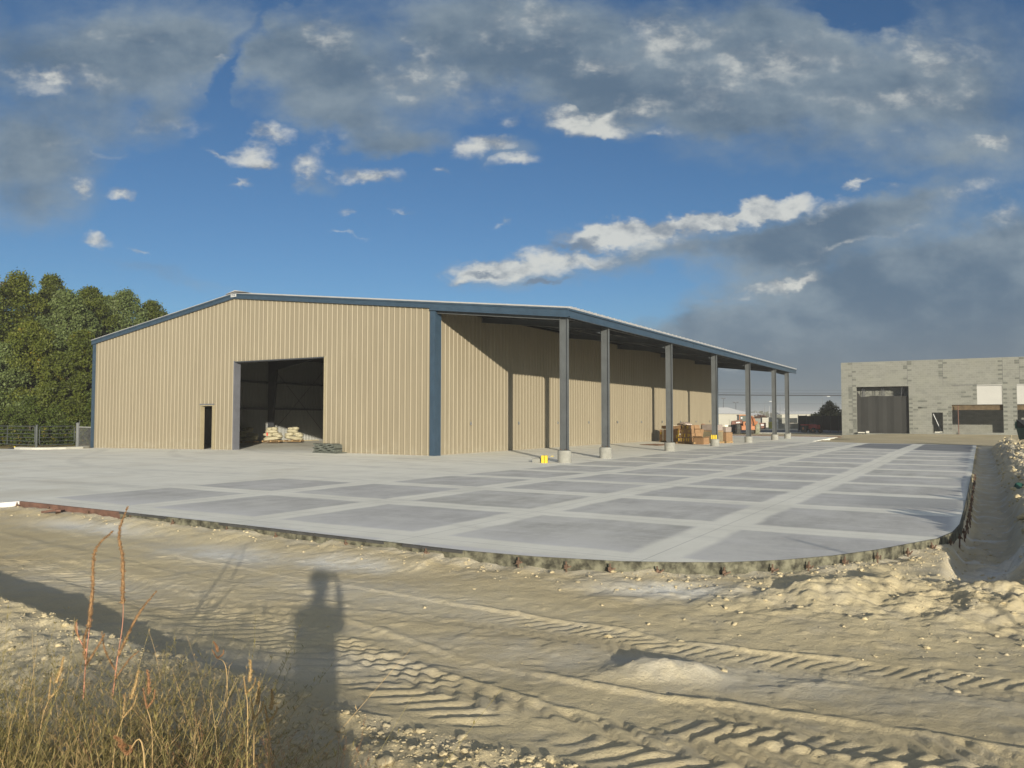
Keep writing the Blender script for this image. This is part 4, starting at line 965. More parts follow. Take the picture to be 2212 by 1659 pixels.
th = MB().tube([(10.15, -.15, .1), (10.12, -.12, 2.85)], .035, 8).build('timber_prop', 'brown_steel'); th.location = W(*CMU0)+(0,); th.rotation_euler = (0, 0, ANG+CMUA); tag(th, 'thin reddish prop standing in the low wide opening', 'prop')
# dumpster on the bank
x_, y_ = W(28.6, 43.5); zb = gz(x_, y_)
dm = thing('dumpster', 'dark green steel dumpster on the dirt bank at the right edge', 'dumpster', (x_+.9*RT[0], y_+.9*RT[1], min(zb, .18)), ANG)
m = MB(); m.hexa([(-.85, -.5, .08), (.85, -.5, .08), (.85, .5, .08), (-.85, .5, .08), (-.98, -.7, .95), (.98, -.7, .95), (.98, .6, .95), (-.98, .6, .95)])
for x in (-.6, 0, .6): m.hexa([(x-.04, -.56, .1), (x+.04, -.56, .1), (x+.04, -.50, .1), (x-.04, -.50, .1), (x-.04, -.75, .93), (x+.04, -.75, .93), (x+.04, -.69, .93), (x-.04, -.69, .93)])
m.build('bin_body', 'green_paint', dm, bevel=.01); MB().box(-1.02, 1.02, -.74, -.66, .90, .99).box(-1.02, 1.02, .56, .64, .90, 1.3).build('rim', 'green_paint', dm)
MB().hexa([(-.95, -.2, 1.0), (.95, -.2, 1.0), (.95, .6, 1.0), (-.95, .6, 1.0), (-.95, -.2, 1.03), (.95, -.2, 1.03), (.95, .6, 1.40), (-.95, .6, 1.40)]).build('lid', 'black', dm)
th = MB(); m_ = lump(.5, .4, .5, 5); m_.materials.append(MATS['white_sheet']); o = bpy.data.objects.new('white_bag', m_); C.objects.link(o); x_, y_ = W(28.35, 42.3); o.location = (x_, y_, gz(x_, y_)-.05); tag(o, 'white bag slumped in front of the green dumpster', 'bag')

# ---------------------------------------------------------------- far plain: road, yard, buildings
def sheet(name, pts, z, mt, kind='structure'):
    m = MB(); m.add([(*W(u, v), z) for u, v in pts], [tuple(range(len(pts)))]); o = m.build(name, mt); o['kind'] = kind; return o
sheet('road', [(-10, 93), (110, 86), (110, 108), (-10, 112)], .012, 'asphalt')
o = MB().beam((*W(-5, 89.5), .03), (*W(33, 88.), .03), 3., .06).build('pavement', 'kerb_concrete'); o['kind'] = 'structure'
for v0 in (116, 132):
    o = MB().beam((*W(0, v0), .08), (*W(95, v0-7), .08), .25, .22).build('kerb', 'kerb_concrete'); o['kind'] = 'structure'
# jersey style low barriers / orange netting
m = MB(); 
for k in range(24): 
    a = W(41+k*1.0, 141-.1*k); b = W(42+k*1.0, 141-.1*k); m.hexa([(*a, 0), (*b, 0), (b[0], b[1]+.05, 0), (a[0], a[1]+.05, 0), (*a, .8+.1*math.sin(k)), (*b, .8+.1*math.sin(k+1)), (b[0], b[1]+.05, .8+.1*math.sin(k+1)), (a[0], a[1]+.05, .8+.1*math.sin(k))])
tag(m.build('safety_netting', 'orange_net'), 'low faded orange netting across the far lot beyond the road', 'netting')
# telehandler (front view)
x_, y_ = W(25.35, 84.); tl = thing('telehandler', 'dusty orange telehandler parked beyond the fifth canopy column', 'telehandler', (x_, y_, 0), ANG+R(-6))
def wheel(par, x, y, r, w, mt='tyre'):
    o = MB().lathe([(r*.55, -w/2), (r*.92, -w/2), (r, -w*.35), (r, w*.35), (r*.92, w/2), (r*.55, w/2)], 24, (0, 0, 0), 'x')
    m = MB(); m.v = o.v; m.f = o.f; m.mi = o.mi
    for k in range(16):
        a = k*math.pi/8; m.rbox((0, r*math.cos(a), r*math.sin(a)), (w*.95, .05, .05), 0)
    t_ = m.build('tyre', mt, par); t_.location = (x, y, r)
    q = MB().lathe([(r*.2, -w/2-.02), (r*.5, -w/2+.02), (r*.56, -w/2+.03), (r*.56, w/2-.03), (r*.5, w/2-.02), (r*.2, w/2+.02)], 20, (0, 0, 0), 'x').build('rim', 'orange_paint', t_)
wheel(tl, -.98, 0, .56, .42, 'tyre'); wheel(tl, 1.0, 0, .58, .46, 'dusty_tyre'); wheel(tl, -.98, 2.6, .56, .42); wheel(tl, 1.0, 2.6, .58, .46)
MB().box(-.76, .76, -.3, 3.2, .45, .62).box(-.7, .7, -.08, .08, .4, .6).build('chassis', 'orange_paint', tl, bevel=.02)
MB().hexa([(-.72, -.75, .42), (.68, -.75, .42), (.74, -.31, .42), (-.74, -.31, .42), (-.72, -.72, .86), (.68, -.72, .86), (.74, -.31, .90), (-.74, -.31, .90)]).build('counterweight', 'orange_paint', tl, bevel=.03)
b_ = MB().hexa([(-.52, -.55, .87), (.5, -.55, .87), (.72, 2.2, .87), (-.6, 2.2, .87), (-.50, -.45, 1.30), (.5, -.45, 1.36), (.72, 2.2, 1.42), (-.6, 2.2, 1.42)]).build('engine_cover', 'orange_paint', tl, bevel=.04)
MB().box(-.3, .22, -.572, -.545, .93, 1.16).build('grille', 'black', b_)
cb = MB(); 
for x in (-.74, .20):
    for y in (.4, 1.7): cb.box(x, x+.08, y, y+.08, 1.0, 1.98)
cb.box(-.78, .32, .36, 1.82, 1.96, 2.06); cb.box(-.74, .28, .4, 1.78, .9, 1.34); cb = cb.build('cab', 'orange_paint', tl, bevel=.02)
MB().box(-.66, .20, .42, .44, 1.35, 1.95).box(-.72, -.70, .48, 1.7, 1.35, 1.95).box(.22, .24, .48, 1.7, 1.35, 1.95).build('window', 'glass_dark', cb)
MB().box(-.60, -.42, .34, .37, 1.62, 1.80).box(.12, .2, .34, .37, 1.85, 1.95).build('lamp', 'white_paint', cb)
MB().hexa([(.36, -.6, 1.1), (.62, -.6, 1.1), (.62, .3, 1.1), (.36, .3, 1.1), (.36, -.35, 1.62), (.62, -.35, 1.62), (.62, .3, 1.95), (.36, .3, 1.95)]).tube([(.5, .1, 1.8), (.62, -.5, 1.5), (.68, -.8, .95)], [.16, .15, .12], 8).beam((.5, .2, 1.8), (.5, 3.4, 1.72), .26, .3).build('boom', 'orange_paint', tl)
MB().hexa([(-1.75, -.4, .98), (-.6, -.5, 1.12), (-.6, -.1, 1.12), (-1.75, .0, .98), (-1.65, -.4, 1.38), (-.6, -.5, 1.52), (-.6, -.1, 1.52), (-1.65, .0, 1.38)]).build('tool_arm', 'brown_steel', tl); MB().rbox((-1.05, -.52, 1.22), (.42, .03, .13), 0, .1).build('plate', 'white_paint', tl)
MB().box(.86, .98, -.5, -.35, 1.05, 1.35).build('step', 'orange_paint', tl)
# second machine
x_, y_ = W(28.9, 92.); t2 = thing('work_trailer', 'dark reddish brown work trailer beside the orange telehandler', 'trailer', (x_, y_, 0), ANG)
wheel(t2, -.9, 0, .50, .3); wheel(t2, 0.2, 0, .50, .3)
MB().box(-1.6, 1.05, .2, 3.2, .42, .55).box(.25, 1.05, -.1, .3, .5, 1.15).hexa([(-1.6, .2, .56), (.2, .2, .56), (.2, 3, .56), (-1.6, 3, .56), (-1.7, .1, 1.3), (.2, .1, 1.3), (.2, 3.1, 1.3), (-1.7, 3.1, 1.3)]).build('box', 'brown_steel', t2, bevel=.02)
MB().box(.45, .8, -.13, -.105, .8, 1.0).build('number_plate', 'galv', t2)
# stacked block cubes at the masons' yard
def cube(u, v, w, d_, h, z, label, mt='block', rot=0.):
    x, y = W(u, v); th = thing('block_stack', label, 'block stack', (x, y, z), ANG+rot, 'stacks of grey blocks across the road')
    m = MB()
    for k in range(5): m.rbox((0, 0, (k+.5)*h/5+.0), (w-.01*(k % 2), d_, h/5-.012))
    m.build('blocks', mt, th)
    m = MB()
    for x in (-w/2+.05, 0, w/2-.05): m.box(x-.05, x+.05, -d_/2-.01, d_/2, -.1, -.002)
    m.build('pallet', 'dark_steel', th)
lab = ['grey block cube at bottom left of the yard stacks, right of the last column', 'narrow grey block cube on the left end of the stacks', 'tall shaded stack of blocks, second from left', 'grey block cube on top in the middle of the stacks',
 'half-shaded grey block cube at the bottom in the middle', 'pale grey block cube at the bottom right of the stacks', 'olive-wrapped cube on top at the right end of the stacks']
cube(41.9, 122, 1.32, 1.1, .75, .12, lab[0]); cube(42.1, 126, .75, 1.0, .72, 1.15, lab[1]); cube(43.4, 127, .85, 1.1, 2.2, .12, lab[2], 'block_dark'); cube(45.2, 125.5, 1.1, 1.1, .68, 1.07, lab[3])  # tall stack takes the dark block colour to imitate its shade
cube(44.9, 124, 1.12, 1.1, .78, .12, lab[4], 'block_dark'); cube(45.3, 120, 1.25, 1.0, .68, .22, lab[5]); cube(45.9, 122.5, 1.2, 1.1, .98, 1.05, lab[6], 'olive_wrap')  # half-shaded cube: shade painted with the dark block colour
for k in range(7): cube(42.4+k*1.25+.2*(k % 2), 135+.4*k, 1.05, 1.0, 1.6+.12*(k % 3), .1, ordn(k+1)+' pale block stack from the left in the back row of the yard' if k else 'leftmost pale block stack of the back row', 'cream_wall' if k % 2 else 'block')
# white tote stack and green barrel
x_, y_ = W(40.25, 119); th = thing('white_tote_stack', 'stack of three white wrapped bundles under the roadside sign', 'stack', (x_, y_, .05), ANG)
for k in range(3): MB().rbox((0, 0, .25+k*.5), (.62, .6, .44), .04*k).build('wrapped_bundle', 'white_paint', th, bevel=.05)
o = MB().lathe([(.38, 0), (.42, .1), (.42, .5), (.44, .52), (.42, .54), (.42, 1.1), (.36, 1.16)], 20).build('steel_drum', 'olive_wrap'); o.location = W(39.45, 118.5)+(.0,); tag(o, 'dusty olive drum left of the white wrapped stack', 'drum')
# roadside sign
x_, y_ = W(42.7, 121); th = thing('road_sign', 'white two-line board sign on a pole beyond the last canopy column', 'sign', (x_, y_, 0), ANG)
MB().tube([(0, 0, 0), (0, 0, 2.75)], .04, 8).build('pole', 'galv', th)
sp = MB().box(-.36, .36, -.06, -.03, 2.72, 3.18).build('sign_panel', 'white_paint', th, bevel=.01)
m = MB(); r_ = random.Random(5)
for z, n in ((3.02, 9), (2.84, 8)):
    for k in range(n): m.box(-.27+k*.06, -.27+k*.06+.036, -.066, -.061, z-.03+r_.uniform(0, .012), z+.03)
m.build('lettering', 'dark_steel', sp)
o = MB().box(-.25, .25, -.2, .2, 0, 2.3).box(-.3, .3, -.25, .25, 2.3, 2.4).build('sign_pylon', 'white_paint'); o.location = W(47.2, 139)+(0.,); o.rotation_euler = (0, 0, ANG); tag(o, 'slim white pylon left of the roadside sign', 'pylon')
# white hip roofed house and sheds
x_, y_ = W(55., 205); hs = thing('white_shed', 'small cream shed with bright white hip roof behind the telehandler', 'building', (x_, y_, 0), ANG+R(22))
MB().box(-6.5, 6.2, -4, 4, 0, 2.9).build('wall', 'cream_wall', hs)
MB().add([(-7, -4.4, 2.9), (6.7, -4.4, 2.9), (6.7, 4.4, 2.9), (-7, 4.4, 2.9), (-3.2, 0, 4.6), (2.2, 0, 4.6)], [(0, 1, 5, 4), (1, 2, 5), (2, 3, 4, 5), (3, 0, 4), (3, 2, 1, 0)]).build('roof', 'white_paint', hs)
for k, (u, v, w, h, lb) in enumerate(((122, 330, 20, 3.6, 'long pale warehouse on the horizon left of the block stacks'), (140, 345, 14, 3.9, 'pale low warehouse on the horizon behind the block stacks'), (100, 330, 9, 3.0, 'tiny pale shed on the horizon behind the fifth column'))):
    x_, y_ = W(u, v); b_ = thing('far_warehouse', lb, 'building', (x_, y_, 0), ANG+.1*k); MB().box(-w/2, w/2, -5, 5, 0, h).build('wall', 'cream_wall', b_)
    MB().add([(-w/2-.3, -5.3, h), (w/2+.3, -5.3, h), (w/2+.3, 5.3, h), (-w/2-.3, 5.3, h), (-w/2-.3, 0, h+1.2), (w/2+.3, 0, h+1.2)], [(0, 1, 5, 4), (2, 3, 4, 5), (0, 4, 3), (1, 2, 5), (3, 2, 1, 0)]).build('roof', 'white_paint', b_)
    MB().box(-1.5, 1.5, -5.03, -5.005, 0, 2.4).build('door', 'dark_steel', b_)
# light masts
def mast(u, v, h, arm, lb):
    x, y = W(u, v); th = thing('light_mast', lb, 'light mast', (x, y, 0), ANG, 'dark light masts behind the telehandler')
    MB().tube([(0, 0, 0), (0, 0, h)], [.13, .08], 8).build('pole', 'dark_steel', th)
    MB().box(-arm, arm, -.05, .05, h-.05, h+.05).build('crossarm', 'dark_steel', th)
    for s_ in (-1, 1): MB().box(s_*arm-.3, s_*arm+.3, -.3, .3, h+.03, h+.22).build('lamp_head', 'dark_steel', th)
mast(69, 254, 8.2, .45, 'tall thin light mast directly right of the fourth column'); mast(71.9, 250, 6.8, .6, 'light mast with the widest crossarm, between the fourth and fifth columns'); mast(75.5, 250, 7.5, .35, 'light mast just left of the fifth column')
def cobra(u, v, h, lb):
    x, y = W(u, v); th = thing('street_lamp', lb, 'street lamp', (x, y, 0), ANG, 'pale street lamps far off')
    MB().tube([(0, 0, 0), (0, 0, h-.4), (.3, 0, h-.05), (1.4, 0, h)], [.07, .05, .04, .04], 6).build('pole', 'galv', th); MB().rbox((1.6, 0, h), (.75, .28, .14)).build('lamp_head', 'white_paint', th)
cobra(64.9, 200, 6.1, 'pale street lamp between the fifth and sixth columns'); cobra(70.6, 205, 6.6, 'pale street lamp between the sixth and last columns'); cobra(83.8, 210, 7.7, 'pale street lamp left of the block building')
o = MB().tube([(0, 0, 0), (0, 0, 4.7)], [.06, .04], 6).build('flag_pole', 'galv'); o.location = W(60.5, 183)+(0.,); tag(o, 'thin pale pole in the lot between the fifth and sixth columns', 'pole')
# power lines
pw = thing('power_line', 'drooping power lines strung across the sky behind the columns', 'power line', (*W(18, 150), 0), ANG)
for x in (-8, 92): MB().tube([(x, 0, 0), (x, 0, 8.2)], [.16, .11], 8).box(x-.06, x+.06, -1.2, 1.2, 7.5, 7.62).build('pole', 'bark', pw)
for k, (z, r) in enumerate(((6.9, .035), (6.55, .05), (6.45, .05), (7.5, .015), (4.9, .012))):
    pts = [(x, .15*k, z+.9*((x-42)/50)**2*.6-.35+(.25 if x > 60 else 0)*((x-60)/32)) for x in np.linspace(-8, 92, 30)]
    MB().tube(pts, r, 5).build('wire', 'dark_steel', pw)
# masonry yard fence and machine in the shade
x_, y_ = W(36.4, 92); fn = thing('screen_fence', 'dark screened fence standing left of the block building', 'fence', (x_, y_, 0), ANG)
m = MB()
for k in range(8): m.box(-2.6+k*.95, -2.53+k*.95, .05, .12, 0, 2.1)
m.build('post', 'dark_steel', fn); m = MB()
for k in range(7): m.box(-2.53+k*.95, -1.66+k*.95, .0, .04, .25+.05*(k % 2), 2.0-.04*(k % 3))
m.build('screen', 'tarp', fn)
x_, y_ = W(34.6, 89.5); tr_ = thing('red_tractor', 'small red tractor parked in front of the dark screened fence', 'tractor', (x_, y_, 0), ANG+.3)
wheel(tr_, -.55, .9, .5, .28); wheel(tr_, .55, .9, .5, .28); wheel(tr_, -.45, -.6, .3, .18); wheel(tr_, .45, -.6, .3, .18)
MB().box(-.28, .28, -.9, .5, .45, .95).build('hood', 'red_paint', tr_, bevel=.06); MB().box(-.75, .75, .45, 1.3, .85, .98).build('fender', 'red_paint', tr_, bevel=.03); MB().box(-.2, .2, .7, 1.1, 1.0, 1.4).build('seat', 'black', tr_, bevel=.04)
MB().tube([(0, .45, .95), (0, .6, 1.3)], .02).lathe([(.15, 1.28), (.17, 1.3), (.15, 1.32)], 16, (0, .6, 0)).build('steering_wheel', 'black', tr_)

# gate and chain link at the left
gp = [(-36.6, -.2), (-29.5, -.45), (-29.5, -.45), (-29.71, 2.2)]
def gate(p, q, lb, h0=.22, h1=1.36, n=5):
    th = thing('pipe_gate', lb, 'gate', (p[0], p[1], gz(*p)), math.atan2(q[1]-p[1], q[0]-p[0])); L = math.hypot(q[0]-p[0], q[1]-p[1])
    r0 = .15; fr = MB().tube([(r0, 0, h1), (.06, 0, h1-.05), (.03, 0, h1-.2), (.03, 0, h0+.2), (.06, 0, h0+.05), (r0, 0, h0), (L-r0, 0, h0), (L-.06, 0, h0+.05), (L-.03, 0, h0+.2), (L-.03, 0, h1-.2), (L-.06, 0, h1-.05), (L-r0, 0, h1), (r0, 0, h1)], .028, 8)
    fr.build('frame', 'gate_steel', th)
    for k in range(1, n): z = h0+(h1-h0)*k/n; MB().tube([(.03, 0, z), (L-.03, 0, z)], .022, 6).build('rail', 'gate_steel', th)
    if L > 4: MB().box(L*.45, L*.45+.04, -.02, .02, h0, h1).build('stile', 'gate_steel', th)
gate((-36.2, -.1), (-29.6, -.45), 'left dark pipe gate cut by the photo edge'); gate((-29.35, -.35), (-29.72, 2.05), 'right dark pipe gate beside the chain-link fence')
gate((-43.2, .4), (-36.5, -.1), 'farther dark pipe gate outside the left edge')
def post(x, y, r, h, lb, tilt=False):
    m = MB().tube([(0, 0, -.1), (0, 0, h)], r, 12).lathe([(r*1.15, h), (r*1.15, h+.03), (.02, h+.06)], 12)
    if tilt: m.tube([(r, 0, h-.15), (r+.10, 0, h+.18)], .015, 6)
    o = m.build('gate_post', 'gate_steel' if not tilt else 'post_grey'); o.location = (x, y, gz(x, y)); tag(o, lb, 'post')
post(-29.48, -.42, .075, 1.42, 'dark post between the two pipe gates'); post(-29.74, 2.25, .11, 1.48, 'stout grey post where the gate meets the chain-link fence', True)
th = thing('chain_link_fence', 'short chain-link fence from the grey post to the blue building corner', 'fence', (-29.6, 2.25, gz(-29.6, 2.25)), math.atan2(1.0-2.25, 5.2)); L = 5.3
MB().tube([(0, 0, 1.25), (L, 0, 1.25)], .025, 8).build('top_rail', 'white_paint', th); m = MB()
k = 0
while k*.09 < L+1.2:
    x = k*.09
    a0 = max(0., x-1.2); m.beam((x if x < L else L, 0, .03 if x < L else .03+(x-L)), (a0, 0, 1.22 if a0 > 0 else .03+x), .005, .005)
    x2 = x-1.2; m.beam((max(0., x2), .006, .03 if x2 > 0 else .03-x2), (min(L, x), .006, 1.22 if x < L else 1.22-(x-L)), .005, .005); k += 1
m.build('mesh', 'galv', th)
o = MB().lathe([(.02, 0), (.045, .03), (.04, .08), (.02, .1)], 10).build('yellow_flower_marker', 'yellow'); o.location = (-29.0, -1.9, gz(-29, -1.9)+.12); tag(o, 'tiny yellow marker cap by the kerb at the left gate', 'marker')
m = MB().lathe([(.5, 0), (.42, .12), (.2, .17)], 14).build('drain_mound', 'black'); m.location = (-28.4, -2.2, gz(-28.4, -2.2)-.02); m.scale = (1.3, .6, 1); tag(m, 'low black drain cover mound behind the white kerb', 'drain')

# ---------------------------------------------------------------- trees
def leafcloud(name, clumps, nleaf, size, mt, par, seed, flat=.0):
    r = np.random.RandomState(seed); cl = np.array(clumps); w = cl[:, 3]**1.6; w = w/w.sum(); ci = r.choice(len(cl), nleaf, p=w); c = cl[ci]
    g = r.normal(size=(nleaf, 3)); g /= np.linalg.norm(g, axis=1)[:, None]; rad = r.rand(nleaf)**.38*(1+.5*r.rand(nleaf)**6)
    pos = c[:, :3]+g*rad[:, None]*c[:, 3:4]*np.array([1, 1, .85])
    a = r.normal(size=(nleaf, 3)); a /= np.linalg.norm(a, axis=1)[:, None]; b = np.cross(a, r.normal(size=(nleaf, 3))); b /= np.linalg.norm(b, axis=1)[:, None]
    s = size*(.6+.8*r.rand(nleaf))[:, None]; a = a*s*.5; b = b*s*.32
    v = np.stack([pos-a, pos+b, pos+a, pos-b], 1).reshape(-1, 3).astype(np.float32)
    me = bpy.data.meshes.new(name); me.vertices.add(len(v)); me.vertices.foreach_set('co', v.ravel()); me.loops.add(len(v)); me.loops.foreach_set('vertex_index', np.arange(len(v), dtype=np.int32))
    me.polygons.add(nleaf); me.polygons.foreach_set('loop_start', (np.arange(nleaf)*4).astype(np.int32)); me.materials.append(MATS[mt]); me.update(calc_edges=True)
    o = bpy.data.objects.new(name, me); C.objects.link(o); o.parent = par; return o
def tree(u, v, h, rad, mt, lb, seed, n=9000, base=.8, leaf=.26, peak=.55, name='tree', trunk=.2, group='trees behind the left gate'):
    x, y = W(u, v); z = -.05; th = thing(name, lb, 'tree' if name == 'tree' else 'shrub', (x, y, z), 0, group); r = random.Random(seed)
    cl = []; K_ = int(34+rad*10)
    tr_ = MB(); tr_.tube([(0, 0, -.2), (.1, 0, h*.3), (-.1, .1, h*.6), (0, 0, h*.9)], [trunk, trunk*.75, trunk*.4, .03], 8)
    for k in range(K_):
        f = (k+.5)/K_; zz = base+(h-base-.5)*f
        prof = (math.sin(math.pi*min(1, (f*.9+.12)))**.6)*(1-peak*f**2)
        a = k*2.4+r.uniform(-.5, .5); rr_ = rad*prof*r.uniform(.35, .95); cr = rad*r.uniform(.14, .36)*(1-.3*f)
        cl.append((rr_*math.cos(a), rr_*math.sin(a), zz+r.uniform(-.3, .3), cr*1.15))
        if k % 3 == 0: tr_.tube([(0, 0, max(.3, zz-rr_*.9)), (rr_*.5*math.cos(a), rr_*.5*math.sin(a), zz-rr_*.3), (rr_*math.cos(a), rr_*math.sin(a), zz)], [trunk*.35, trunk*.2, .02], 5)
    for k in range(46):
        f = r.random()**.8; zz = base+(h-base)*f; prof = (math.sin(math.pi*min(1, (f*.88+.12)))**.6)*(1-peak*f**2); a = r.uniform(0, 6.28); rr_ = rad*prof*r.uniform(.85, 1.2)
        cl.append((rr_*math.cos(a), rr_*math.sin(a), zz, rad*r.uniform(.07, .16)))
    cl.append((0, 0, h-.6, rad*.3)); cl.append((r.uniform(-.3, .3), 0, h-.25, rad*.17))
    tr_.build('trunk', 'bark', th); leafcloud('crown', cl, n, leaf, mt, th, seed)
def th_(px, D, topy): return (px-2048)/3112*D, D, CZ+(1676-topy)/3112*D
for i, (px, D, ty, rad, mt, lb, pk) in enumerate([
 (-330, 58, 1120, 3.6, 'leaf_green', 'green tree just outside the left photo edge', .4), (-90, 57, 1090, 3.9, 'leaf_green', 'tall dark green tree cut by the left photo edge', .4), (60, 60, 1098, 3.9, 'leaf_yellow', 'tall tree with yellowing leaves near the left photo edge', .5),
 (193, 66, 1105, 3.1, 'leaf_green', 'narrow pointed green tree rising behind the silvery willow', .6), (262, 57, 1165, 3.3, 'leaf_silver', 'silvery pale willow in front of the tall trees', .45), (352, 62, 1160, 3.3, 'leaf_green', 'round-topped dark green tree right of the willow', .4),
 (420, 70, 1190, 3.0, 'leaf_silver', 'thin greyish tree between the two round-topped trees', .6), (490, 64, 1168, 3.3, 'leaf_silver', 'pale round-topped tree left of the blue roof slope', .4), (600, 68, 1212, 3.4, 'leaf_green', 'last tree whose top shows above the blue roof edge', .5), (700, 72, 1300, 3.0, 'leaf_green', 'tree mostly hidden behind the tan gable wall', .5),
 (120, 54.5, 1290, 2.8, 'leaf_yellow', 'lower yellow-green tree in front of the left trees', .4), (330, 54, 1330, 2.6, 'leaf_green', 'lower dark green tree below the willow', .4), (10, 53.5, 1380, 2.6, 'leaf_silver', 'lower silvery tree at the left photo edge', .4)]):
    u, v, h = th_(px, D, ty); tree(u, v, h, rad, mt, lb, 20+i, n=42000 if px > -200 else 12000, peak=pk, leaf=.165)
for i, (px, D, ty) in enumerate([(-110, 53, 1600), (-20, 52.5, 1560), (50, 53, 1620), (120, 52, 1590), (185, 53, 1560), (245, 52.4, 1610), (310, 53, 1580), (375, 53.4, 1560), (430, 54, 1550)]):
    u, v, h = th_(px, D, ty); tree(u, v, h, 1.5, 'leaf_shrub' if i % 2 else 'leaf_green', ['bright green shrub behind the left pipe gate', 'low dark shrub behind the left pipe gate'][0 if i % 2 else 1]+', '+['outside the frame', 'at the photo edge', 'left of the gate stile', 'right of the gate stile', 'left of the middle post', 'right of the middle post', 'behind the right gate', 'behind the chain link', 'beside the blue corner'][i], 60+i, n=8000, base=.1, leaf=.13, peak=.2, name='shrub', trunk=.07, group='shrubs behind the gates')
# trees on the right, in the yard
u, v, h = th_(3318, 112, 1612); tree(u, v, h+.2, 2.6, 'leaf_far', 'grey-green tree left of the block building', 90, n=6000, base=.6, leaf=.26, peak=.8, group='trees by the block building')
u, v, h = th_(3385, 104, 1640); tree(u, v, h, 2.2, 'leaf_far', 'low dusty tree touching the block building corner', 91, n=5000, base=.4, leaf=.24, peak=.3, group='trees by the block building')
u, v, h = th_(3255, 140, 1655); tree(u, v, h, 1.8, 'leaf_far', 'small dusty tree behind the olive-wrapped cube', 92, n=2500, base=.4, leaf=.26, peak=.3, group='trees by the block building')
u, v, h = th_(3035, 150, 1659); tree(u, v, h, 2.3, 'leaf_brown', 'reddish brown bare shrub right of the fifth column', 93, n=3000, base=.2, leaf=.24, peak=.2, group='trees in the far lot')
# distant tree belt: one mass
r_ = np.random.RandomState(3); cl = []
for k in range(420):
    u = r_.uniform(40, 420); v = 640+r_.uniform(-30, 30); x, y = W(u, v); hh = 2.5+4*fbm(np.array([u*.03]), np.array([1.]))[0]+r_.uniform(0, 1.5); cl.append((x, y, hh*.4, hh*.8))
o = leafcloud('distant_tree_belt', cl, 22000, 2.2, 'leaf_far', None, 5); o['kind'] = 'stuff'; o['label'] = 'far dim belt of trees along the horizon'; o['category'] = 'trees'

# ---------------------------------------------------------------- clods on the berm and round the forms
def uvz(u, v): return height(np.asarray(u, float), np.asarray(v, float))
def clods(n, pick, smin, smax, seed, sub, name, label):
    r = np.random.RandomState(seed); bm = bmesh.new(); bmesh.ops.create_icosphere(bm, subdivisions=sub, radius=1.); bv = np.array([v_.co for v_ in bm.verts]); bf = np.array([[v_.index for v_ in f.verts] for f in bm.faces]); bm.free()
    u, v = pick(r, n); h, pd, X, Y = uvz(u, v); ok = pd > .04; u, v, h, X, Y = u[ok], v[ok], h[ok], X[ok], Y[ok]; n = len(u)
    s = smin*(smax/smin)**(r.rand(n)**2.6)
    nn = 1+1.1*(fbm(bv[None, :, 0]*1.3+r.rand(n, 1)*90, bv[None, :, 1]*1.3+bv[None, :, 2]*1.7+r.rand(n, 1)*90, 3)-.5)*2
    sc = np.stack([.8+.6*r.rand(n), .8+.5*r.rand(n), .5+.35*r.rand(n)], -1); P_ = bv[None]*nn[..., None]*sc[:, None]*s[:, None, None]
    a = r.rand(n)*6.28; ca, sa = np.cos(a)[:, None], np.sin(a)[:, None]
    x = P_[..., 0]*ca-P_[..., 1]*sa+X[:, None]; y = P_[..., 0]*sa+P_[..., 1]*ca+Y[:, None]; z = P_[..., 2]+h[:, None]+s[:, None]*.08
    co = np.stack([x, y, z], -1).reshape(-1, 3).astype(np.float32); F = (bf[None]+(np.arange(n)*len(bv))[:, None, None]).reshape(-1, 3)
    me = bpy.data.meshes.new(name); me.vertices.add(len(co)); me.vertices.foreach_set('co', co.ravel()); me.loops.add(F.size); me.loops.foreach_set('vertex_index', F.ravel().astype(np.int32))
    me.polygons.add(len(F)); me.polygons.foreach_set('loop_start', (np.arange(len(F))*3).astype(np.int32)); me.materials.append(MATS['dirt']); me.update(calc_edges=True)
    o = bpy.data.objects.new(name, me); C.objects.link(o); o['kind'] = 'stuff'; o['label'] = label
def pick_berm(r, n):
    i = r.rand(n)*9.5; C_ = np.array(CREST)[:, :2]; k = i.astype(int); f = i-k; p = C_[k]*(1-f[:, None])+C_[k+1]*f[:, None]; d_ = -np.abs(r.normal(size=n))*.75+.12
    return p[:, 0]+d_*.45, p[:, 1]+d_*.89
def pick_rough(r, n):
    a = r.normal(size=(n, 2))*np.array([2.3, 1.3])+np.array([5.3, 8.3]); return a[:, 0], a[:, 1]
def pick_bank(r, n):
    ea = r.rand(n)*40; td = .75+r.rand(n)*2.9; p = np.array([S(19.46, -14)]).repeat(n, 0); d_ = np.array(S(19.56, 29.8))-np.array(S(19.46, -14)); d_ /= np.hypot(*d_)
    q = p+d_*ea[:, None]+np.array([d_[1], -d_[0]])*td[:, None]; return q[:, 0], q[:, 1]
def pick_edge(r, n):
    i = r.rand(n)*19+2; k = i.astype(int); f = (i-k)[:, None]; A_ = np.array(PAD); p = A_[k]*(1-f)+A_[k+1]*f; d_ = A_[k+1]-A_[k]; d_ /= np.hypot(d_[:, 0], d_[:, 1])[:, None]; o = np.abs(r.normal(size=n))*.28+.06
    q = p+np.stack([d_[:, 1], -d_[:, 0]], -1)*o[:, None]; uv = np.array([S(a, b) for a, b in q]); return uv[:, 0], uv[:, 1]
def pick_any(r, n):
    v = 3+8*r.rand(n)**.8; return (r.rand(n)*1.5-.75)*v, v
clods(1100, pick_berm, .008, .036, 1, 2, 'dirt_clods', 'broken soil clods along the foreground berm')
clods(7000, pick_berm, .003, .012, 2, 1, 'gravel', 'small crumbs of soil on the foreground berm')
clods(1500, pick_rough, .004, .028, 3, 2, 'dirt_clods', 'clods scattered over the rough heaps by the slab corner')
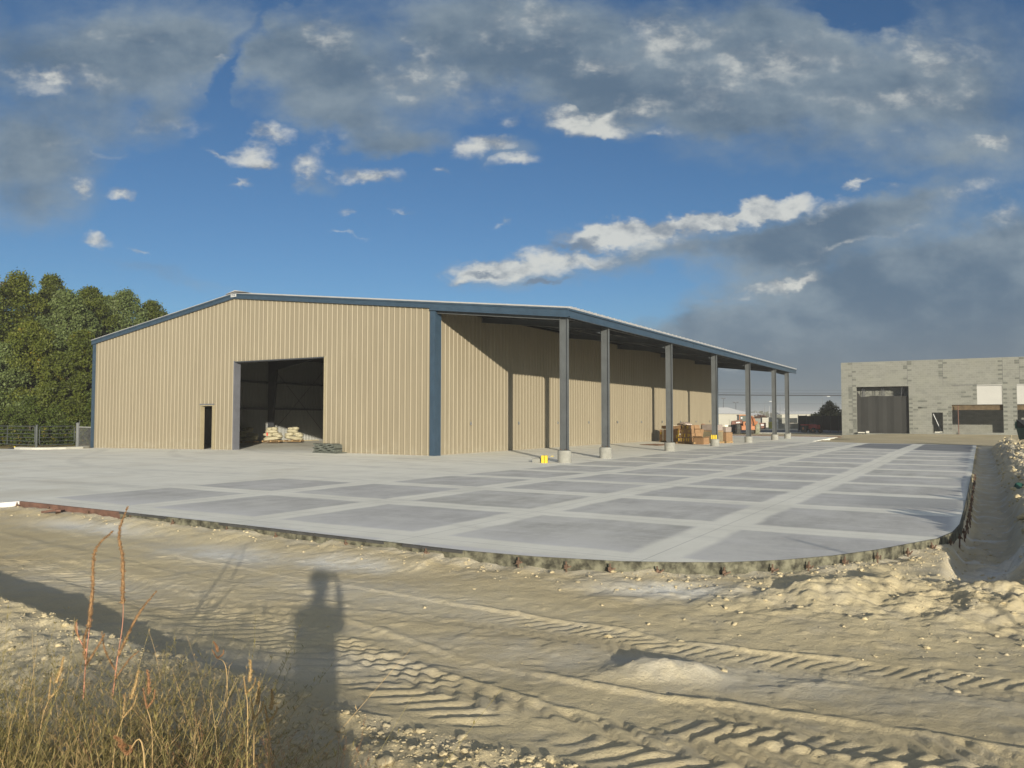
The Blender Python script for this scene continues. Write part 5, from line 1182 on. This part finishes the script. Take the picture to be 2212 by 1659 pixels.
clods(4500, pick_bank, .012, .065, 4, 2, 'dirt_clods', 'clods on the spoil bank along the ditch')
clods(1500, pick_edge, .003, .024, 5, 1, 'dirt_clods', 'clods piled against the slab forms')
clods(700, pick_any, .002, .007, 6, 1, 'gravel', 'fine gravel on the tracked dirt')

# ---------------------------------------------------------------- foreground weeds
def g3(u, v): return float(uvz([u], [v])[0][0])
def weeds(name, label, spots, mt, seed, stems, hgt, droop, leafs, lsz):
    r = np.random.RandomState(seed); V_ = []; F_ = []; nv_ = 0
    for (u, v, hs) in spots:
        x0, y0 = W(u, v); z0 = g3(u, v)-.02
        for s_ in range(stems):
            a = r.rand()*6.28; lean = abs(r.normal())*.32+.05; H_ = hgt*hs*(.45+.6*r.rand()); n = 7; pts = []
            bx, by = r.normal()*.06, r.normal()*.06; cur = droop*r.rand()
            for k in range(n):
                t_ = k/(n-1); rr_ = H_*(lean*t_+cur*t_**2.2*.8); zz = H_*(t_-.55*cur*t_**3)
                pts.append((x0+bx+rr_*math.cos(a+.5*t_), y0+by+rr_*math.sin(a+.5*t_), z0+zz))
            pts = np.array(pts); rad = .0019*(1-np.arange(n)/(n+1.5))*(.6+.7*r.rand())
            for k in range(n):
                for j in range(3): V_.append(pts[k]+np.array([math.cos(j*2.1)*rad[k], math.sin(j*2.1)*rad[k], 0]))
            for k in range(n-1):
                for j in range(3): b = nv_+k*3; F_.append((b+j, b+(j+1) % 3, b+3+(j+1) % 3, b+3+j))
            nv_ += n*3
            # side twigs and little leaves
            for k in range(leafs):
                t_ = .22+.78*r.rand(); i = min(n-2, int(t_*(n-1))); f = t_*(n-1)-i; p = pts[i]*(1-f)+pts[i+1]*f
                b2 = r.rand()*6.28; L = lsz*(.5+r.rand())*(1.25-.6*t_); dr = np.array([math.cos(b2)*.75, math.sin(b2)*.75, .35+.5*r.rand()])*L; wv = np.array([-math.sin(b2), math.cos(b2), 0])*L*(.045+.05*r.rand())
                V_ += [p-wv*.4, p+dr*.5-wv, p+dr, p+dr*.5+wv]; F_.append((nv_, nv_+1, nv_+2, nv_+3)); nv_ += 4
    me = bpy.data.meshes.new(name); me.from_pydata([tuple(p) for p in V_], [], F_); me.materials.append(MATS[mt]); me.update()
    o = bpy.data.objects.new(name, me); C.objects.link(o); o['kind'] = 'stuff'; o['label'] = label
r_ = random.Random(12); A1 = []; A2 = []; A3 = []; A4 = []
for k in range(96):
    v = r_.uniform(2.1, 4.3); u = -v*r_.uniform(.36, .80); A1.append((u, v, 1.2-.10*(v-2)))
for k in range(44):
    v = r_.uniform(2.2, 4.3); u = -v*r_.uniform(.22, .70); A2.append((u, v, .95 if u < -1 else .75))
for k in range(60):
    v = r_.uniform(2.0, 3.4); u = -v*r_.uniform(.16, .46); A3.append((u, v, .85 if u < -.8 else .62))
for k in range(46):
    v = r_.uniform(1.9, 3.0); u = -v*r_.uniform(.22, .75); A4.append((u, v, .6))
weeds('weeds', 'wispy green weeds filling the lower left corner', A1, 'weed_green', 1, 23, .98, 1.15, 36, .036)
weeds('weeds', 'dry tan weed stems among the green weeds', A2, 'weed_tan', 2, 12, .90, .5, 30, .030)
weeds('weeds', 'reddish brown low weeds at the bottom of the photo', A3, 'weed_red', 3, 26, .82, .6, 34, .026)
weeds('weeds', 'dense low green weed mat at the bottom edge', A4, 'weed_green', 4, 34, .70, .7, 36, .032)
A5 = [(r_.uniform(-1.1, .45), r_.uniform(.15, 1.5), 1.0) for k in range(60)]
A5 = [a for a in A5 if not (abs(a[0]-.02) < .25 and a[1] < .1)]
weeds('weeds', 'low dry weeds at the photographer\'s feet', A5, 'weed_tan', 5, 22, .85, .7, 26, .034)
def P3(ox, oy, v):     # survey reading: overview column/row at range v -> offsets
    k = (ox*1.85172-2048)/3112.3; return (k*v, v, CZ-(oy*1.85172-1676)/3112.3*v)
def stalk(name, lb, paths, heads, base, mt='stalk', hm='seed_head', hr=.0105, sr=.0042, group=None, seed=1):
    u0, v0 = base; x0, y0 = W(u0, v0); z0 = g3(u0, v0)-.03; th = thing(name, lb, 'weed', (x0, y0, z0), 0, group); r = random.Random(seed)
    def loc(p): x, y = W(p[0], p[1]); return Vector((x-x0, y-y0, p[2]-z0))
    def smooth(p):
        p = [loc(q) for q in p]; out = []
        for i in range(len(p)-1):
            a = p[max(0, i-1)]; b = p[i]; c_ = p[i+1]; d_ = p[min(len(p)-1, i+2)]
            for k in range(8):
                t_ = k/8; out.append(.5*((2*b)+(-a+c_)*t_+(2*a-5*b+4*c_-d_)*t_*t_+(-a+3*b-3*c_+d_)*t_**3))
        out.append(p[-1]); return out
    for p in paths:
        q = smooth(p); n = len(q); MB().tube(q, [sr*(1-.75*i/n) for i in range(n)], 7).build('stem', mt, th, smooth=True)
    for p, s_ in heads:
        q = smooth(p); n = len(q); m = MB(); m.tube(q, [max(.0012, hr*s_*(1-(i/n)**1.6)*(.72+.18*math.sin(i*2.1))) for i in range(n)], 8)
        for i in range(n*26):
            t_ = r.random()*(n-1.01); k = int(t_); c_ = q[k].lerp(q[k+1], t_-k); rr_ = hr*s_*(1-(t_/n)**1.6)
            d_ = Vector((r.gauss(0, 1), r.gauss(0, 1), r.gauss(.5, .8))).normalized(); e = d_.cross(Vector((r.gauss(0, 1), 0, 1))).normalized()*.0022*s_
            a = c_+d_*rr_*.6; b = c_+d_*(rr_+.0065*s_*r.random()+.002); m.quad(a-e, b-e*.4, b+e*.4, a+e)
        m.build('seed_head', hm, th)
D = 4.2
stalk('pigweed', 'left tall reddish pigweed whose seed head bends to the right', [[P3(196, 1500, D), P3(200, 1410, D), P3(208, 1330, D), P3(210, 1290, D)], [P3(200, 1400, D), P3(182, 1370, D), P3(178, 1340, D)]],
      [([P3(204, 1350, D), P3(210, 1270, D), P3(213, 1190, D), P3(250, 1148, D)], 1.15), ([P3(199, 1418, D), P3(195, 1380, D), P3(203, 1345, D)], .9), ([P3(200, 1430, D), P3(225, 1390, D), P3(238, 1365, D)], .7), ([P3(183, 1372, D), P3(175, 1352, D), P3(178, 1335, D)], .5)], P3(196, 1520, D)[:2], seed=1)
stalk('pigweed', 'right and tallest reddish pigweed standing against the slab edge', [[P3(258, 1500, D+.05), P3(266, 1420, D+.05), P3(276, 1340, D+.05), P3(275, 1270, D+.05)]],
      [([P3(275, 1300, D+.05), P3(273, 1210, D+.05), P3(264, 1150, D+.05), P3(281, 1096, D+.05)], 1.15), ([P3(268, 1410, D+.05), P3(295, 1350, D+.05), P3(318, 1310, D+.05), P3(347, 1274, D+.05)], .85), ([P3(262, 1440, D+.05), P3(240, 1400, D+.05), P3(232, 1360, D+.05)], .6), ([P3(262, 1460, D+.05), P3(290, 1420, D+.05), P3(312, 1400, D+.05)], .5)], P3(258, 1520, D+.05)[:2], seed=2)
for k, (x, y, x2, y2, v, mt, lb) in enumerate([(152, 1413, 105, 1590, 3.4, 'weed_tan', 'pale straw-coloured grass head rising left of the pigweeds'), (312, 1440, 262, 1640, 3.2, 'weed_tan', 'tan stalk with narrow seed head right of the pigweeds'),
   (470, 1380, 500, 1450, 4.35, 'weed_red', 'small red weed on the crest of the berm'), (549, 1420, 546, 1560, 3.3, 'weed_tan', 'slim tan spike rising above the right end of the weeds'), (568, 1465, 560, 1620, 3.0, 'weed_tan', 'second slim tan spike, taller head, right end of the weeds'),
   (596, 1480, 592, 1620, 3.1, 'weed_tan', 'last slim dull spike at the right end of the weeds'), (330, 1440, 345, 1600, 3.3, 'weed_red', 'reddish spike left of the low red weeds'), (265, 1580, 330, 1650, 2.3, 'weed_red', 'near pinkish seed stalk leaning left at the bottom edge')]):
    b = P3(x2, y2, v); mid = P3((x+x2)/2-6, (y+y2)/2, v); t_ = P3(x, y, v); base = (b[0], b[1])
    stalk('weed_spike', lb, [[(b[0], b[1], g3(*base)-.02), b, mid]], [([P3(x*.7+x2*.3, y*.7+y2*.3, v), P3(x*.85+x2*.15+2, y*.85+y2*.15, v), t_], .62), ([mid, P3(x*.6+x2*.4+9, y*.62+y2*.38, v), P3(x*.7+x2*.3+13, y*.74+y2*.26, v)], .35), ([mid, P3(x*.6+x2*.4-9, y*.62+y2*.38, v), P3(x*.7+x2*.3-12, y*.76+y2*.24, v)], .35)], base, 'weed_tan', mt, seed=5+k)

# ---------------------------------------------------------------- the photographer (behind the lens; throws the shadow on the dirt)
PU, PV = .02, -.38
px_, py_ = W(PU, PV); pzg = g3(PU, PV); HT = 1.50-pzg
ps = thing('person', 'person standing on the berm with both hands raised holding a small camera', 'person', (px_, py_, pzg), ANG)
k_ = HT/1.75
def skin(name, pts, edges, mt, par, root=0, sub=2):
    me = bpy.data.meshes.new(name); me.from_pydata([(p[0]*k_, p[1]*k_, p[2]*k_) for p in pts], edges, []); me.materials.append(MATS[mt]); o = bpy.data.objects.new(name, me); C.objects.link(o); o.parent = par
    sk = o.modifiers.new('skin', 'SKIN'); sk.use_smooth_shade = True; ss_ = o.modifiers.new('sub', 'SUBSURF'); ss_.levels = sub; ss_.render_levels = sub
    for i, p in enumerate(pts):
        d_ = me.skin_vertices[0].data[i]; d_.radius = (p[3]*k_, (p[4] if len(p) > 4 else p[3])*k_); d_.use_root = (i == root)
    return o
B = [(0,0,.95,.155,.11),(0,0,1.10,.14,.10),(0,.0,1.28,.165,.11),(0,0,1.42,.13,.09),(0,.01,1.50,.055),(0,.02,1.56,.06),(0,.03,1.64,.085,.10),(0,.03,1.73,.06,.075),
 (.15,0,1.41,.060),(.155,.17,1.30,.045),(.135,.30,1.48,.034),(.115,.335,1.62,.024),(-.15,0,1.41,.060),(-.17,.18,1.28,.045),(-.02,.30,1.50,.034),(.0,.335,1.60,.024),
 (.10,0,.86,.095),(.115,.01,.50,.062),(.12,-.02,.10,.040),(.13,.10,.035,.038),(-.10,0,.86,.095),(-.12,.01,.50,.062),(-.13,-.02,.10,.040),(-.14,.10,.035,.038),(0,.135,1.635,.016)]
E_ = [(0,1),(1,2),(2,3),(3,4),(4,5),(5,6),(6,7),(3,8),(8,9),(9,10),(10,11),(3,12),(12,13),(13,14),(14,15),(0,16),(16,17),(17,18),(18,19),(0,20),(20,21),(21,22),(22,23),(6,24)]
body = skin('body', B, E_, 'skin', ps)
sh = [(0,0,.93,.175,.13),(0,0,1.10,.165,.125),(0,0,1.28,.185,.13),(0,0,1.42,.15,.11),(.15,0,1.41,.072),(.16,.16,1.305,.056),(-.15,0,1.41,.072),(-.175,.17,1.285,.056)]
skin('shirt', sh, [(0,1),(1,2),(2,3),(3,4),(4,5),(3,6),(6,7)], 'shirt', ps)
skin('trousers', [(0,0,.93,.165,.125),(.10,0,.85,.11),(.117,.01,.50,.078),(.122,-.02,.12,.06),(-.10,0,.85,.11),(-.122,.01,.50,.078),(-.132,-.02,.12,.06)], [(0,1),(1,2),(2,3),(0,4),(4,5),(5,6)], 'trousers', ps)
MB().lathe([(.02*k_, 0), (.07*k_, 0), (.098*k_, -.03*k_), (.108*k_, -.09*k_), (.10*k_, -.14*k_)], 20, (0, .015*k_, 1.775*k_)).build('hair', 'hair', ps, smooth=True)
for s_, cx_ in ((1, .115), (-1, .0)):
    for f in range(4):
        b0 = (cx_+s_*.0, .335+.008*f, 1.625+.012*f, .0095); skin('finger', [b0, (cx_-s_*.02, .36, 1.645+.014*f, .0090), (cx_-s_*(.042+.004*(f % 2)), .365, 1.650+.014*f, .0082), (cx_-s_*.058, .355, 1.648+.013*f, .007)], [(0,1),(1,2),(2,3)], 'skin', body, 0, 1)
    skin('thumb', [(cx_, .325, 1.615, .011), (cx_-s_*.02, .31, 1.64, .0105), (cx_-s_*.04, .312, 1.655, .009)], [(0,1),(1,2)], 'skin', body, 0, 1)
x_, y_ = W(PU+.058*k_, PV+.345*k_)
cmr = thing('pocket_camera', 'small black pocket camera held up in both hands', 'camera', (x_, y_, pzg+1.64*k_), ANG)
MB().box(-.045, .045, -.012, .008, 0, .055).build('camera_body', 'black', cmr, bevel=.004); MB().lathe([(.02, .008), (.02, .018), (.012, .019)], 16, (0, 0, .028), 'y').build('lens', 'black', cmr)
# thin post whose shadow crosses the slab corner
o = MB().tube([(0, 0, -.3), (0, 0, 2.42)], .022, 8).lathe([(.03, 2.4), (.03, 2.44), (.01, 2.45)], 8).build('survey_post', 'galv'); o.location = (16.1+.6985*14.0, -13.8-.7156*14.0, gz(16.1+.6985*14, -13.8-.7156*14)); tag(o, 'thin metal post standing to the right of the photographer', 'post')

# ---------------------------------------------------------------- dusty air
hm_ = bpy.data.materials.new('haze'); hm_.use_nodes = True; q = NT(hm_.node_tree)
for n in list(q.n): q.n.remove(n)
pv = q.node('ShaderNodeVolumePrincipled'); pv.inputs['Color'].default_value = (.80, .80, .80, 1); pv.inputs['Density'].default_value = .0007
o_ = q.node('ShaderNodeOutputMaterial'); q.l.new(pv.outputs[0], o_.inputs['Volume']); MATS['haze'] = hm_
o = MB().box(-4400, 4400, -4400, 4400, -2.0, 16.0).build('haze', 'haze'); o['kind'] = 'stuff'; o['label'] = 'thin dusty air over the lot'

# ---------------------------------------------------------------- render settings
scene.render.engine = 'CYCLES'
